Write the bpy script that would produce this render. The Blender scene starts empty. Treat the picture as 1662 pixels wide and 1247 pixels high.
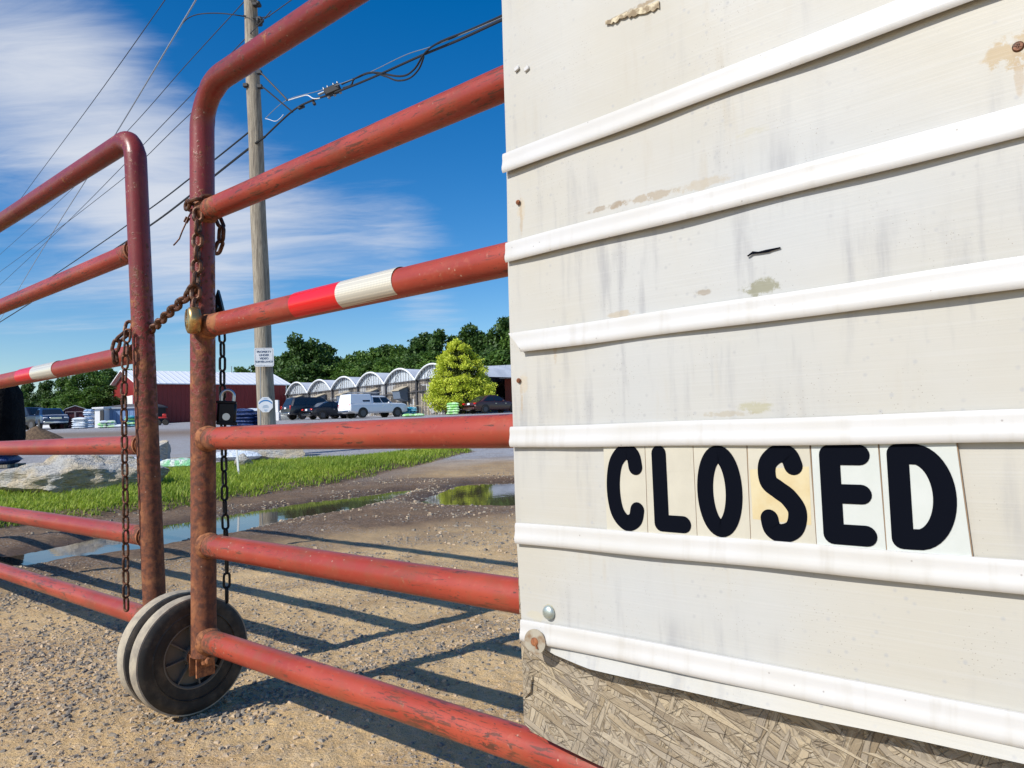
import bpy, math, random
import numpy as np
from mathutils import Vector, Matrix, Quaternion

random.seed(7); rng = np.random.default_rng(7)
SC = bpy.context.scene
COL = SC.collection
R = math.radians

# ---------------------------------------------------------------- camera
F_PX, W_PX, H_PX, CZ = 1200.0, 1662.0, 1247.0, 0.60
PITCH = math.atan(64 / F_PX); ROLL = 0.036
fw = Vector((0, math.cos(PITCH), math.sin(PITCH)))
up0 = Vector((0, -math.sin(PITCH), math.cos(PITCH)))
rt0 = Vector((1, 0, 0))
rt = rt0 * math.cos(ROLL) - up0 * math.sin(ROLL)
up = up0 * math.cos(ROLL) + rt0 * math.sin(ROLL)
CAM = Vector((0, 0, CZ))
cd = bpy.data.cameras.new("camera"); cam = bpy.data.objects.new("camera", cd); COL.objects.link(cam)
cam.matrix_world = Matrix(((rt.x, up.x, -fw.x, CAM.x), (rt.y, up.y, -fw.y, CAM.y), (rt.z, up.z, -fw.z, CAM.z), (0, 0, 0, 1)))
cd.sensor_width = 36; cd.lens = F_PX / W_PX * 36; cd.clip_start = 0.02; cd.clip_end = 3000
SC.camera = cam
def ray(x, y): return fw + rt * ((x - W_PX / 2) / F_PX) - up * ((y - H_PX / 2) / F_PX)
def at(x, y, d):
    r = ray(x, y); return CAM + r * (d / r.y)
def gnd(x, y, h=0.0):
    r = ray(x, y); return CAM + r * ((h - CZ) / r.z)

# ---------------------------------------------------------------- light
SUN_EL = R(39); SH_AZ = R(51)                       # shadows fall towards azimuth 51 deg right of +Y
to_sun = Vector((-math.sin(SH_AZ) * math.cos(SUN_EL), -math.cos(SH_AZ) * math.cos(SUN_EL), math.sin(SUN_EL)))
sd = bpy.data.lights.new("sun", 'SUN'); sun = bpy.data.objects.new("sun", sd); COL.objects.link(sun)
sd.energy = 5.0; sd.angle = R(0.5); sd.color = (1.0, 0.96, 0.885)
sun.rotation_euler = to_sun.to_track_quat('Z', 'Y').to_euler()
sun.location = (-20, -15, 30)

# node helper -------------------------------------------------------------
class N:
    def __init__(s, tree): s.t = tree; s.n = tree.nodes; s.l = tree.links
    def new(s, typ, **kw):
        n = s.n.new(typ)
        for k, v in kw.items():
            if k.startswith('i_'):
                k = k[2:]; k = int(k) if k.isdigit() else k.replace('_', ' ')
                s.put(n, k, v)
            else: setattr(n, k, v)
        return n
    def put(s, n, k, v):
        if isinstance(v, bpy.types.NodeSocket): s.l.new(v, n.inputs[k])
        else: n.inputs[k].default_value = v
    def math(s, op, a, b=None, c=None, clamp=False):
        n = s.n.new('ShaderNodeMath'); n.operation = op; n.use_clamp = clamp
        for i, v in enumerate((a, b, c)):
            if v is not None: s.put(n, i, v)
        return n.outputs[0]
    def vmath(s, op, a, b=None):
        n = s.n.new('ShaderNodeVectorMath'); n.operation = op; s.put(n, 0, a)
        if b is not None: s.put(n, 1, b)
        return n.outputs['Value'] if op in ('DOT_PRODUCT', 'LENGTH', 'DISTANCE') else n.outputs[0]
    def mix(s, f, a, b):
        n = s.n.new('ShaderNodeMix'); n.data_type = 'RGBA'; s.put(n, 0, f)
        for k, v in ((6, a), (7, b)):
            if isinstance(v, tuple) and len(v) == 3: v = (*v, 1)
            s.put(n, k, v)
        return n.outputs[2]
    def mrange(s, v, a, b, c=0.0, d=1.0, smooth=True):
        n = s.n.new('ShaderNodeMapRange'); s.put(n, 0, v)
        n.interpolation_type = 'SMOOTHSTEP' if smooth else 'LINEAR'
        for i, x in zip((1, 2, 3, 4), (a, b, c, d)): n.inputs[i].default_value = x
        return n.outputs[0]
    def mapping(s, v, scale=(1, 1, 1), rot=(0, 0, 0), loc=(0, 0, 0)):
        n = s.n.new('ShaderNodeMapping'); s.l.new(v, n.inputs[0])
        n.inputs['Scale'].default_value = scale; n.inputs['Rotation'].default_value = rot; n.inputs['Location'].default_value = loc
        return n.outputs[0]
    def rmap(s, v, ang, scale, loc=(0, 0, 0)):
        n = s.n.new('ShaderNodeVectorRotate'); n.rotation_type = 'Y_AXIS'; s.l.new(v, n.inputs[0]); n.inputs['Angle'].default_value = ang
        return s.mapping(n.outputs[0], scale=scale, loc=loc)
    def noise(s, v, scale, detail=4, rough=0.55, dist=0.0, out=0):
        n = s.n.new('ShaderNodeTexNoise'); s.l.new(v, n.inputs['Vector'])
        n.inputs['Scale'].default_value = scale; n.inputs['Detail'].default_value = detail
        n.inputs['Roughness'].default_value = rough; n.inputs['Distortion'].default_value = dist
        return n.outputs[out]
    def voro(s, v, scale, feature='F1', out='Distance', rand=1.0):
        n = s.n.new('ShaderNodeTexVoronoi'); n.feature = feature; s.l.new(v, n.inputs['Vector'])
        n.inputs['Scale'].default_value = scale; n.inputs['Randomness'].default_value = rand
        return n.outputs[out]
    def bump(s, h, strength=0.3, dist=0.01):
        n = s.n.new('ShaderNodeBump'); s.l.new(h, n.inputs['Height'])
        n.inputs['Strength'].default_value = strength; n.inputs['Distance'].default_value = dist
        return n.outputs[0]

# ---------------------------------------------------------------- world
wd = bpy.data.worlds.new("World"); SC.world = wd; wd.use_nodes = True
t = N(wd.node_tree); t.n.clear()
sky = t.new('ShaderNodeTexSky'); sky.sky_type = 'NISHITA'; sky.sun_disc = False
sky.sun_elevation = SUN_EL; sky.sun_rotation = math.atan2(to_sun.x, to_sun.y)
sky.altitude = 300; sky.air_density = 1.0; sky.dust_density = 0.8; sky.ozone_density = 2.2
hs = t.new('ShaderNodeHueSaturation', i_Hue=0.505, i_Saturation=1.48, i_Value=1.55); t.put(hs, 'Color', sky.outputs[0])
geo = t.new('ShaderNodeTexCoord'); dirv = geo.outputs['Generated']
sep = t.new('ShaderNodeSeparateXYZ'); t.l.new(dirv, sep.inputs[0])
zz = t.math('MAXIMUM', t.math('ADD', sep.outputs[2], 0.10), 0.05)
pv = t.new('ShaderNodeCombineXYZ')
t.put(pv, 0, t.math('DIVIDE', sep.outputs[0], zz)); t.put(pv, 1, t.math('DIVIDE', sep.outputs[1], zz))
P = pv.outputs[0]
m1 = t.mapping(P, scale=(0.55, 1.7, 1), rot=(0, 0, R(-22)))
c1 = t.noise(m1, 1.1, 7, 0.62, 0.5)
m2 = t.mapping(P, scale=(0.6, 2.2, 1), rot=(0, 0, R(-30)), loc=(3, 1, 0))
c2 = t.noise(m2, 2.6, 7, 0.68, 0.8)
cl = t.math('ADD', t.math('MULTIPLY', c1, 0.62), t.math('MULTIPLY', c2, 0.38))
def lobe(px, py, k, amp):
    d = ray(px, py).normalized()
    dn = t.vmath('DOT_PRODUCT', dirv, tuple(d))
    return t.math('MULTIPLY', t.math('EXPONENT', t.math('MULTIPLY', t.math('SUBTRACT', dn, 1.0), k)), amp)
mask = 0.0
for a in ((30, 90, 60, .12), (130, 190, 60, .20), (240, 250, 50, .36), (290, 330, 120, .12), (40, 330, 300, -.18), (540, 395, 300, .24), (660, 370, 420, .34), (470, 300, 300, .05),
          (760, 505, 160, .10), (700, 250, 120, .10), (620, 80, 16, -.34), (330, 60, 150, -.2), (360, 470, 260, .16), (690, 505, 700, .22), (450, 330, 300, .12), (1300, 200, 6, -.1)):
    l = lobe(*a); mask = l if mask == 0.0 else t.math('ADD', mask, l)
cm = t.mrange(t.math('ADD', cl, mask), 0.52, 1.05)
cm = t.math('MULTIPLY', cm, t.mrange(sep.outputs[2], 0.0, 0.09))
skyc = t.mix(t.math('MULTIPLY', cm, 0.9), hs.outputs[0], (8.0, 8.4, 9.2))
bg = t.new('ShaderNodeBackground'); t.put(bg, 'Color', skyc); bg.inputs['Strength'].default_value = 0.094
wo = t.new('ShaderNodeOutputWorld'); t.l.new(bg.outputs[0], wo.inputs[0])
vs = SC.view_settings; vs.view_transform = 'Standard'; vs.look = 'None'; vs.gamma = 1; vs.exposure = -0.03; vs.use_curve_mapping = False
SC.render.engine = 'CYCLES'

# ---------------------------------------------------------------- helpers
MATS = {}
def mat(name, fn=None, **kw):
    if name in MATS: return MATS[name]
    m = bpy.data.materials.new(name); m.use_nodes = True
    T = N(m.node_tree); b = T.n['Principled BSDF']
    T.b = b; T.oc = T.new('ShaderNodeTexCoord').outputs['Object']
    for k, v in kw.items():
        k = k.replace('_', ' ')
        b.inputs[k].default_value = (*v, 1) if isinstance(v, tuple) and len(v) == 3 else v
    if fn: fn(T)
    MATS[name] = m; return m

WORLD = {}
def world_of(o):
    while o is not None and o.name not in WORLD: o = o.parent
    return WORLD[o.name] if o is not None else Matrix()
class MB:
    def __init__(s): s.v = []; s.f = []; s.n = 0; s.m = []; s.cm = 0
    def add(s, vs, fs):
        o = s.n; s.v.extend([tuple(p) for p in vs]); s.n += len(vs)
        s.f.extend([tuple(i + o for i in f) for f in fs]); s.m.extend([s.cm] * len(fs)); return s
    def box(s, c, sz, rz=0, bev=0, M=None):
        x, y, z = (q / 2 for q in sz)
        if bev:
            b = min(bev, x * .9, y * .9, z * .9); vs = []; 
            # chamfered box : 24 verts
            for sx in (-1, 1):
                for sy in (-1, 1):
                    for sz_ in (-1, 1):
                        vs += [(sx * x, sy * (y - b), sz_ * (z - b)), (sx * (x - b), sy * y, sz_ * (z - b)), (sx * (x - b), sy * (y - b), sz_ * z)]
            idx = lambda i, j, k, a: ((i * 2 + j) * 2 + k) * 3 + a
            fs = []
            for i in (0, 1): fs.append([idx(i, 0, 0, 0), idx(i, 1, 0, 0), idx(i, 1, 1, 0), idx(i, 0, 1, 0)])
            for j in (0, 1): fs.append([idx(0, j, 0, 1), idx(1, j, 0, 1), idx(1, j, 1, 1), idx(0, j, 1, 1)])
            for k in (0, 1): fs.append([idx(0, 0, k, 2), idx(1, 0, k, 2), idx(1, 1, k, 2), idx(0, 1, k, 2)])
            for i in (0, 1):
                for j in (0, 1): fs.append([idx(i, j, 0, 0), idx(i, j, 1, 0), idx(i, j, 1, 1), idx(i, j, 0, 1)])
            for i in (0, 1):
                for k in (0, 1): fs.append([idx(i, 0, k, 0), idx(i, 1, k, 0), idx(i, 1, k, 2), idx(i, 0, k, 2)])
            for j in (0, 1):
                for k in (0, 1): fs.append([idx(0, j, k, 1), idx(1, j, k, 1), idx(1, j, k, 2), idx(0, j, k, 2)])
            for i in (0, 1):
                for j in (0, 1):
                    for k in (0, 1): fs.append([idx(i, j, k, 0), idx(i, j, k, 1), idx(i, j, k, 2)])
            out = []
            for f in fs:      # orient outward (convex)
                p = [Vector(vs[q]) for q in f]; nrm = (p[1] - p[0]).cross(p[2] - p[0]); cc = sum(p, Vector()) / len(p)
                out.append(f if nrm.dot(cc) > 0 else f[::-1])
            fs = out
        else:
            vs = [(-x, -y, -z), (x, -y, -z), (x, y, -z), (-x, y, -z), (-x, -y, z), (x, -y, z), (x, y, z), (-x, y, z)]
            fs = [(0, 3, 2, 1), (4, 5, 6, 7), (0, 1, 5, 4), (1, 2, 6, 5), (2, 3, 7, 6), (3, 0, 4, 7)]
        T = Matrix.Translation(Vector(c)) @ (M if M is not None else Matrix.Rotation(rz, 4, 'Z'))
        return s.add([T @ Vector(p) for p in vs], fs)
    def tube(s, pts, r, seg=12, closed=False, caps=True, squash=1.0, up=None):
        pts = [Vector(p) for p in pts]; n = len(pts)
        rs = r if isinstance(r, (list, tuple)) else [r] * n
        tans = []
        for i in range(n):
            a = pts[(i - 1) % n] if (closed or i > 0) else pts[i]; b = pts[(i + 1) % n] if (closed or i < n - 1) else pts[i]
            tans.append((b - a).normalized())
        u = Vector(up) if up else tans[0].orthogonal()
        u = (u - tans[0] * u.dot(tans[0])).normalized(); vs = []
        for i in range(n):
            if i: 
                q = tans[i - 1].rotation_difference(tans[i]); u = q @ u
                u = (u - tans[i] * u.dot(tans[i])).normalized()
            w = tans[i].cross(u)
            for k in range(seg):
                a = 2 * math.pi * k / seg
                vs.append(pts[i] + (u * math.cos(a) * squash + w * math.sin(a)) * rs[i])
        fs = []
        for i in range(n if closed else n - 1):
            j = (i + 1) % n
            for k in range(seg):
                l = (k + 1) % seg; fs.append((i * seg + k, i * seg + l, j * seg + l, j * seg + k))
        if caps and not closed: fs.append(tuple(range(seg))[::-1]); fs.append(tuple((n - 1) * seg + k for k in range(seg)))
        return s.add(vs, fs)
    def lathe(s, prof, c, axis, seg=32, closed=False):
        """prof: (radius, height along axis)"""
        axis = Vector(axis).normalized(); u = axis.orthogonal().normalized(); w = axis.cross(u); c = Vector(c); vs = []
        for r, h in prof:
            for k in range(seg):
                a = 2 * math.pi * k / seg; vs.append(c + axis * h + (u * math.cos(a) + w * math.sin(a)) * r)
        fs = []; n = len(prof)
        for i in range(n if closed else n - 1):
            j = (i + 1) % n
            for k in range(seg):
                l = (k + 1) % seg; fs.append((i * seg + k, i * seg + l, j * seg + l, j * seg + k))
        if not closed:
            fs.append(tuple(range(seg))[::-1]); fs.append(tuple((n - 1) * seg + k for k in range(seg)))
        return s.add(vs, fs)
    def prism(s, poly, d):
        """poly 3D points planar, extruded by vector d"""
        d = Vector(d); n = len(poly); vs = [Vector(p) for p in poly]; vs += [p + d for p in vs]
        fs = [tuple(range(n))[::-1], tuple(range(n, 2 * n))] + [(i, (i + 1) % n, n + (i + 1) % n, n + i) for i in range(n)]
        return s.add(vs, fs)
    def build(s, name, material, parent=None, local=False, smooth=40, kind=None):
        me = bpy.data.meshes.new(name)
        vs = s.v
        if parent is not None and not local:
            inv = world_of(parent).inverted(); vs = [tuple(inv @ Vector(p)) for p in vs]
        me.from_pydata(vs, [], s.f)
        me.validate()
        for m_ in (material if isinstance(material, list) else [material]): me.materials.append(m_)
        if isinstance(material, list) and len(me.polygons) == len(s.m): me.polygons.foreach_set('material_index', s.m)
        if smooth:
            me.polygons.foreach_set('use_smooth', [True] * len(me.polygons)); me.set_sharp_from_angle(angle=R(smooth))
        o = bpy.data.objects.new(name, me); COL.objects.link(o)
        if parent is not None: o.parent = parent
        if kind: o['kind'] = kind
        return o
def npmesh(name, V, Fc, material, parent=None, smooth=False, attrs=None):
    """V (n,3); Fc (m,k) constant-size faces"""
    me = bpy.data.meshes.new(name); V = np.asarray(V, np.float32); Fc = np.asarray(Fc, np.int32)
    me.vertices.add(len(V)); me.vertices.foreach_set('co', V.ravel())
    m, k = Fc.shape; me.loops.add(m * k); me.loops.foreach_set('vertex_index', Fc.ravel())
    me.polygons.add(m); me.polygons.foreach_set('loop_start', np.arange(m, dtype=np.int32) * k)
    me.polygons.foreach_set('use_smooth', np.full(m, smooth)); me.update(calc_edges=True)
    me.materials.append(material)
    for an, (dom, arr) in (attrs or {}).items():
        a = me.attributes.new(an, 'FLOAT_COLOR' if arr.ndim == 2 else 'FLOAT', dom)
        if arr.ndim == 2:
            arr = np.concatenate([arr, np.ones((len(arr), 1))], 1) if arr.shape[1] == 3 else arr
            a.data.foreach_set('color', arr.astype(np.float32).ravel())
        else: a.data.foreach_set('value', arr.astype(np.float32))
    o = bpy.data.objects.new(name, me); COL.objects.link(o)
    if parent is not None: o.parent = parent
    return o
def tag(o, label=None, cat=None, group=None, kind=None):
    for k, v in (('label', label), ('category', cat), ('group', group), ('kind', kind)):
        if v: o[k] = v
    return o
def thing(name, label, cat, loc=(0, 0, 0), rz=0.0, group=None):
    o = bpy.data.objects.new(name, None); COL.objects.link(o); o.empty_display_size = 0.1
    o.location = loc; o.rotation_euler = (0, 0, rz)
    M = Matrix.Translation(Vector(loc)) @ Matrix.Rotation(rz, 4, 'Z')
    WORLD[o.name] = M
    return tag(o, label, cat, group)
def dup(root, loc, rz=0.0, scale=None, label=None, group=None):
    r = root.copy(); COL.objects.link(r); r.location = loc; r.rotation_euler = (0, 0, rz)
    if scale: r.scale = scale if isinstance(scale, tuple) else (scale,) * 3
    if label: r['label'] = label
    if group: r['group'] = group
    for ch in list(root.children):
        c = ch.copy(); COL.objects.link(c); c.parent = r
        for g in list(ch.children):
            d = g.copy(); COL.objects.link(d); d.parent = c
    return r

# numpy value noise
_P = rng.random((256, 256))
def vnoise(x, y):
    xi = np.floor(x).astype(int); yi = np.floor(y).astype(int); fx = x - xi; fy = y - yi
    fx = fx * fx * (3 - 2 * fx); fy = fy * fy * (3 - 2 * fy)
    a = _P[xi % 256, yi % 256]; b = _P[(xi + 1) % 256, yi % 256]; c = _P[xi % 256, (yi + 1) % 256]; d = _P[(xi + 1) % 256, (yi + 1) % 256]
    return (a * (1 - fx) + b * fx) * (1 - fy) + (c * (1 - fx) + d * fx) * fy
def fbm(x, y, o=4, g=0.5):
    s = 0; a = 1.0; tot = 0
    for i in range(o): s = s + a * vnoise(x * 2 ** i + 17.3 * i, y * 2 ** i + 5.1 * i); tot += a; a *= g
    return s / tot - 0.5
def n3(p, s=1.0, o=4):      # cheap 3D fbm for scattered points (n,3)
    x, y, z = p[:, 0] * s, p[:, 1] * s, p[:, 2] * s
    return (fbm(x + 3.1, y + z * .7, o) + fbm(y + 9.2, z - x * .6, o) + fbm(z + 1.7, x + y * .5, o)) / 1.5
def polysd(px, py, poly):   # signed distance, + inside
    poly = np.array(poly); d = np.full(px.shape, 1e9); inside = np.zeros(px.shape, bool); n = len(poly)
    for i in range(n):
        a = poly[i]; b = poly[(i + 1) % n]; e = b - a; w0 = px - a[0]; w1 = py - a[1]
        t_ = np.clip((w0 * e[0] + w1 * e[1]) / (e @ e + 1e-12), 0, 1)
        d = np.minimum(d, np.hypot(w0 - e[0] * t_, w1 - e[1] * t_))
        c = (a[1] > py) != (b[1] > py)
        xx = (b[0] - a[0]) * (py - a[1]) / (b[1] - a[1] + 1e-12) + a[0]
        inside ^= c & (px < xx)
    return np.where(inside, d, -d)

# ---------------------------------------------------------------- ground
WATER_Z = -0.018
def gp(l, h=0.0): return [tuple(gnd(x, y, h)[:2]) for x, y in l]
PUD1 = gp([(-60, 905), (15, 903), (74, 893), (129, 882), (157, 876), (190, 869), (264, 854), (310, 847), (370, 837), (440, 825), (500, 816), (555, 809), (620, 801), (668, 794),
           (650, 803), (620, 813), (555, 830), (500, 839), (440, 848), (370, 865), (310, 874), (264, 884), (224, 892), (192, 895), (136, 903), (92, 908), (52, 917), (0, 920), (-60, 926)], WATER_Z)
PUD2 = gp([(700, 806), (722, 799), (745, 790), (774, 784), (838, 782), (900, 783), (960, 795), (940, 812), (838, 821), (760, 822), (715, 820), (690, 815)], WATER_Z)
GRASS = gp([(-120, 880), (0, 863), (30, 858), (60, 850), (110, 846), (165, 842), (225, 832), (264, 832), (310, 824), (370, 816), (440, 806), (520, 795), (617, 779), (680, 768), (745, 754), (772, 749)], 0.0)
GRASS += [(-1.0, 12.6), (-1.5, 12.2), (-2.6, 11.0), (-4.2, 10.6), (-6.0, 9.6), (-8.0, 8.2), (-9.0, 6.5)]
def base_h(x, y):
    s = np.maximum(y - 5.0, 0); s = np.minimum(s, 150)
    return 0.0275 * (s - 1.2 * (1 - np.exp(-s / 1.2)))
def ground_fields(x, y):
    h = base_h(x, y); near = np.exp(-np.maximum(np.hypot(x, y) - 9, 0) / 6)
    s1 = polysd(x, y, PUD1); s2 = polysd(x, y, PUD2); sp = np.maximum(s1, s2); sg = polysd(x, y, GRASS)
    edge = sp + 0.04 + fbm(x * 3, y * 3, 4) * 0.13 + fbm(x * 14, y * 14, 3) * .07
    k = np.clip(edge / 0.35, -1, 1)
    h = h * np.clip((-sp - .05) / 1.4, 0, 1)
    h = h + np.where(k > 0, WATER_Z - 0.05 * k, (WATER_Z + 0.022 * np.minimum(-k * 2.5, 1)) * np.exp(-np.maximum(-sp - .6, 0)))
    # muddy ruts and lumps between the lot and the gate
    mud = np.clip(1.2 - np.abs(sp + .5) / 1.1, 0, 1) * (sg < 0.1)
    dirn = x * 0.75 + y * 0.66; perp = -x * 0.66 + y * 0.75
    h = h + mud * (sp < -.03) * np.clip((-sp) * 3, 0, 1) * (0.03 * fbm(perp * 2.2, dirn * .6, 3) + 0.030 * np.abs(fbm(x * 7, y * 7, 3)) + .006)
    h = h + near * (0.020 * fbm(x * 1.3, y * 1.3, 3) * (sp < 0) * np.clip(-sp, 0, 1) + 0.007 * fbm(x * 16, y * 16, 3) + 0.007 * fbm(x * 45, y * 45, 3))
    h = h + np.where(sg > 0, np.minimum(sg * .35, .06), 0)
    h = h + (1 - near) * 0.05 * fbm(x * .15, y * .15, 3)
    return h, sp, sg, mud
def gz(x, y):
    return float(ground_fields(np.array([float(x)]), np.array([float(y)]))[0][0])
def onb(px, d):           # point on the ground at picture column px and forward distance d
    x = at(px, 700, d).x; return Vector((x, d, gz(x, d)))

rr = [0.25]
while rr[-1] < 1200: rr.append(rr[-1] * 1.0085 if rr[-1] < 16 else rr[-1] * 1.03)
rr = np.array(rr)
an = np.concatenate([np.arange(-50, 22, 0.22), np.arange(22, 310, 6.0)]) * math.pi / 180
Rr, An = np.meshgrid(rr, an, indexing='ij'); gx = (Rr * np.sin(An)).ravel(); gy = (Rr * np.cos(An)).ravel()
h, sp, sg, mud = ground_fields(gx, gy)
na = len(an); nr = len(rr)
V = np.stack([gx, gy, h], 1); V = np.vstack([V, [[0, 0, 0.0]]])
I, J = np.meshgrid(np.arange(nr - 1), np.arange(na), indexing='ij'); J2 = (J + 1) % na
Fq = np.stack([I * na + J, I * na + J2, (I + 1) * na + J2, (I + 1) * na + J], -1).reshape(-1, 4)[:, ::-1]
cen = np.stack([np.full(na, len(V) - 1), np.arange(na), (np.arange(na) + 1) % na, np.full(na, len(V) - 1)], 1)
# zones: r = dry tan, g = grey lot gravel, b = wet
ltex = fbm(gx * .8, gy * .8, 4)
tan = np.clip((3.3 + 0.80 * (gx + 2.2) + ltex * 1.8 - gy) / 0.8, 0, 1) * np.clip((-sp - .32 + fbm(gx * 4, gy * 4, 3) * .5) / .35, 0, 1)
right_dry = np.clip((-sp - .12 + fbm(gx * 3, gy * 3, 3) * .3) / .3, 0, 1) * np.clip((gx + 1.6) / .8, 0, 1) * .75
tan = np.maximum(tan, right_dry * (gy > 8.2) * (gy < 10.5) * (sg < .02) * .8)
lot = np.clip((gy - (9.6 + 0 * gx) + ltex * 2) / 1.0, 0, 1)
lot = np.maximum(lot, np.clip((gy - 7.2 - np.maximum(0, (gx + 1.5) * 2) + ltex * 2) / .6, 0, 1) * (gx > -1.8) * .7) * (sg < -0.02)
lot = np.maximum(lot, (gx < -5.6) & (gy > 7.5))
brown = np.exp(-((gy - 25 + .5 * gx) / 5.5) ** 2) * (gx < -4) * .8
lot = lot * (1 - brown) * np.clip((gy - 8.5) / 2.5, .25, 1)
wet = np.clip(1 - (-sp - .02) / .22, 0, 1)
zone = np.stack([tan, lot, wet], 1); zone = np.vstack([zone, [[1, 0, 0]]])

def m_ground(T):
    P = T.oc; at_ = T.new('ShaderNodeAttribute', attribute_name='zone'); sp_ = T.new('ShaderNodeSeparateColor'); T.l.new(at_.outputs['Color'], sp_.inputs[0])
    tn, lt, wt = sp_.outputs
    n1 = T.noise(P, 3.0, 6, .6); n2 = T.noise(P, 40, 5, .65); n3_ = T.noise(P, 220, 4, .7)
    tanc = T.mix(T.mrange(n1, .35, .68), (.66, .455, .22), (.40, .26, .125))
    tanc = T.mix(T.math('MULTIPLY', T.mrange(n2, .42, .62), .55), tanc, (.62, .47, .29))
    tanc = T.mix(T.math('MULTIPLY', T.mrange(n3_, .52, .66), .5), tanc, (.22, .145, .09))
    brn = T.mix(T.mrange(n2, .4, .62), (.19, .120, .070), (.105, .066, .040))
    brn = T.mix(T.math('MULTIPLY', T.mrange(n3_, .5, .66), .6), brn, (.31, .24, .175))
    brn = T.mix(T.math('MULTIPLY', T.mrange(n1, .45, .65), .35), brn, (.26, .18, .11))
    vz = T.voro(P, 46, out='Color'); vs_ = T.new('ShaderNodeSeparateColor'); T.l.new(vz, vs_.inputs[0])
    g_ = T.mix(vs_.outputs[0], (.24, .25, .28), (.45, .45, .47)); g_ = T.mix(T.mrange(n1, .42, .7), g_, (.30, .28, .27))
    c = T.mix(tn, brn, tanc); c = T.mix(T.math('MULTIPLY', lt, .93), c, g_)
    # grey gravel bits lying in the dirt
    vd = T.voro(P, 95); vc = T.voro(P, 95, out='Color'); vcs = T.new('ShaderNodeSeparateColor'); T.l.new(vc, vcs.inputs[0])
    band = T.mrange(T.noise(T.mapping(P, scale=(1, 2.4, 1), rot=(0, 0, R(30))), 1.2, 3), .44, .6)
    st = T.math('MULTIPLY', T.mrange(vd, .55, .35), T.math('GREATER_THAN', vcs.outputs[0], .52))
    st = T.math('MULTIPLY', st, T.math('ADD', T.math('MULTIPLY', band, .7), .1))
    c = T.mix(st, c, T.mix(vcs.outputs[1], (.19, .18, .18), (.44, .41, .38)))
    dk = T.mix(1.0, c, (.0, .0, .0)); mm = T.new('ShaderNodeMix'); mm.data_type = 'RGBA'; mm.blend_type = 'MULTIPLY'
    T.put(mm, 0, T.math('MULTIPLY', wt, .8)); T.put(mm, 6, c); mm.inputs[7].default_value = (.42, .38, .36, 1); T.n.remove(dk.node)
    T.put(T.b, 'Base Color', mm.outputs[2])
    T.put(T.b, 'Roughness', T.math('SUBTRACT', .95, T.math('MULTIPLY', wt, .35)))
    hh = T.math('ADD', T.math('MULTIPLY', n2, .9), T.math('MULTIPLY', n3_, .45)); hh = T.math('ADD', hh, T.math('MULTIPLY', st, .5))
    hh = T.math('SUBTRACT', hh, T.math('MULTIPLY', T.voro(P, 46), T.math('MULTIPLY', lt, .6)))
    T.put(T.b, 'Normal', T.bump(hh, .9, .012))
g_o = npmesh('ground', V, np.vstack([Fq, cen[:, [0, 1, 2, 2]]])[:len(Fq)], mat('dirt', m_ground, Specular_IOR_Level=.25), smooth=True, attrs={'zone': ('POINT', zone)})
g_o['kind'] = 'structure'
def m_water(T):
    T.put(T.b, 'Normal', T.bump(T.noise(T.oc, 9, 3), .03, .01))
wmat = mat('puddle_water', m_water, Base_Color=(.07, .052, .035), Roughness=.03, IOR=1.33, Specular_IOR_Level=.75)
for poly in (PUD1, PUD2):
    c = np.mean(poly, 0); a = np.array(poly); e = [tuple(c + (p - c) * 1.0 + (p - c) / np.linalg.norm(p - c) * .22) for p in a]
    o = MB(); o.add([(p[0], p[1], WATER_Z) for p in e], [tuple(range(len(e)))[::-1]])
    w = o.build('water', wmat, smooth=0, kind='structure'); w.data.flip_normals() if w.data.polygons[0].normal.z < 0 else None

# loose gravel, near
def stones(name, n, region, size, material, dens, seed):
    r_ = np.random.default_rng(seed); x = r_.uniform(region[0], region[1], n * 3); y = r_.uniform(region[2], region[3], n * 3)
    keep = r_.random(n * 3) < dens(x, y); x = x[keep][:n]; y = y[keep][:n]; n = len(x)
    h_, sp_, sg_, _ = ground_fields(x, y)
    ok = (sp_ < -.0) & (sg_ < .03); x = x[ok]; y = y[ok]; h_ = h_[ok]; n = len(x)
    s = size[0] + (size[1] - size[0]) * r_.random(n) ** 3.0; s = s * (1 + .0 * x)
    cube = np.array([(-1, -1, -.6), (1, -1, -.6), (1, 1, -.6), (-1, 1, -.6), (-.6, -.6, .8), (.7, -.6, .7), (.6, .7, .8), (-.7, .6, .7)], float)
    c = cube[None] * (1 + r_.uniform(-.35, .35, (n, 8, 3))); c = c * np.stack([np.ones(n), r_.uniform(.55, 1, n), r_.uniform(.35, .75, n)], 1)[:, None, :]
    a = r_.uniform(0, 6.28, n); ca, sa = np.cos(a), np.sin(a); tl = r_.uniform(-.5, .5, n)
    X = c[..., 0] * ca[:, None] - c[..., 1] * sa[:, None]; Y = c[..., 0] * sa[:, None] + c[..., 1] * ca[:, None]; Z = c[..., 2] + X * tl[:, None] * .5
    V = np.stack([x[:, None] + X * s[:, None] / 2, y[:, None] + Y * s[:, None] / 2, h_[:, None] + Z * s[:, None] / 2 + .1 * s[:, None]], -1).reshape(-1, 3)
    f = np.array([(4, 5, 6, 7), (0, 1, 5, 4), (1, 2, 6, 5), (2, 3, 7, 6), (3, 0, 4, 7)])
    Fc = (f[None] + (np.arange(n) * 8)[:, None, None]).reshape(-1, 4)
    g = np.repeat(r_.random(n), 5)
    o = npmesh(name, V, Fc, material, attrs={'shade': ('FACE', g)}); o['kind'] = 'stuff'; return o
def m_stone(T):
    a = T.new('ShaderNodeAttribute', attribute_name='shade').outputs['Fac']
    c = T.mix(a, (.16, .14, .12), (.40, .34, .255)); c = T.mix(T.math('GREATER_THAN', a, .72), c, (.50, .38, .25))
    T.put(T.b, 'Base Color', c)
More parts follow.
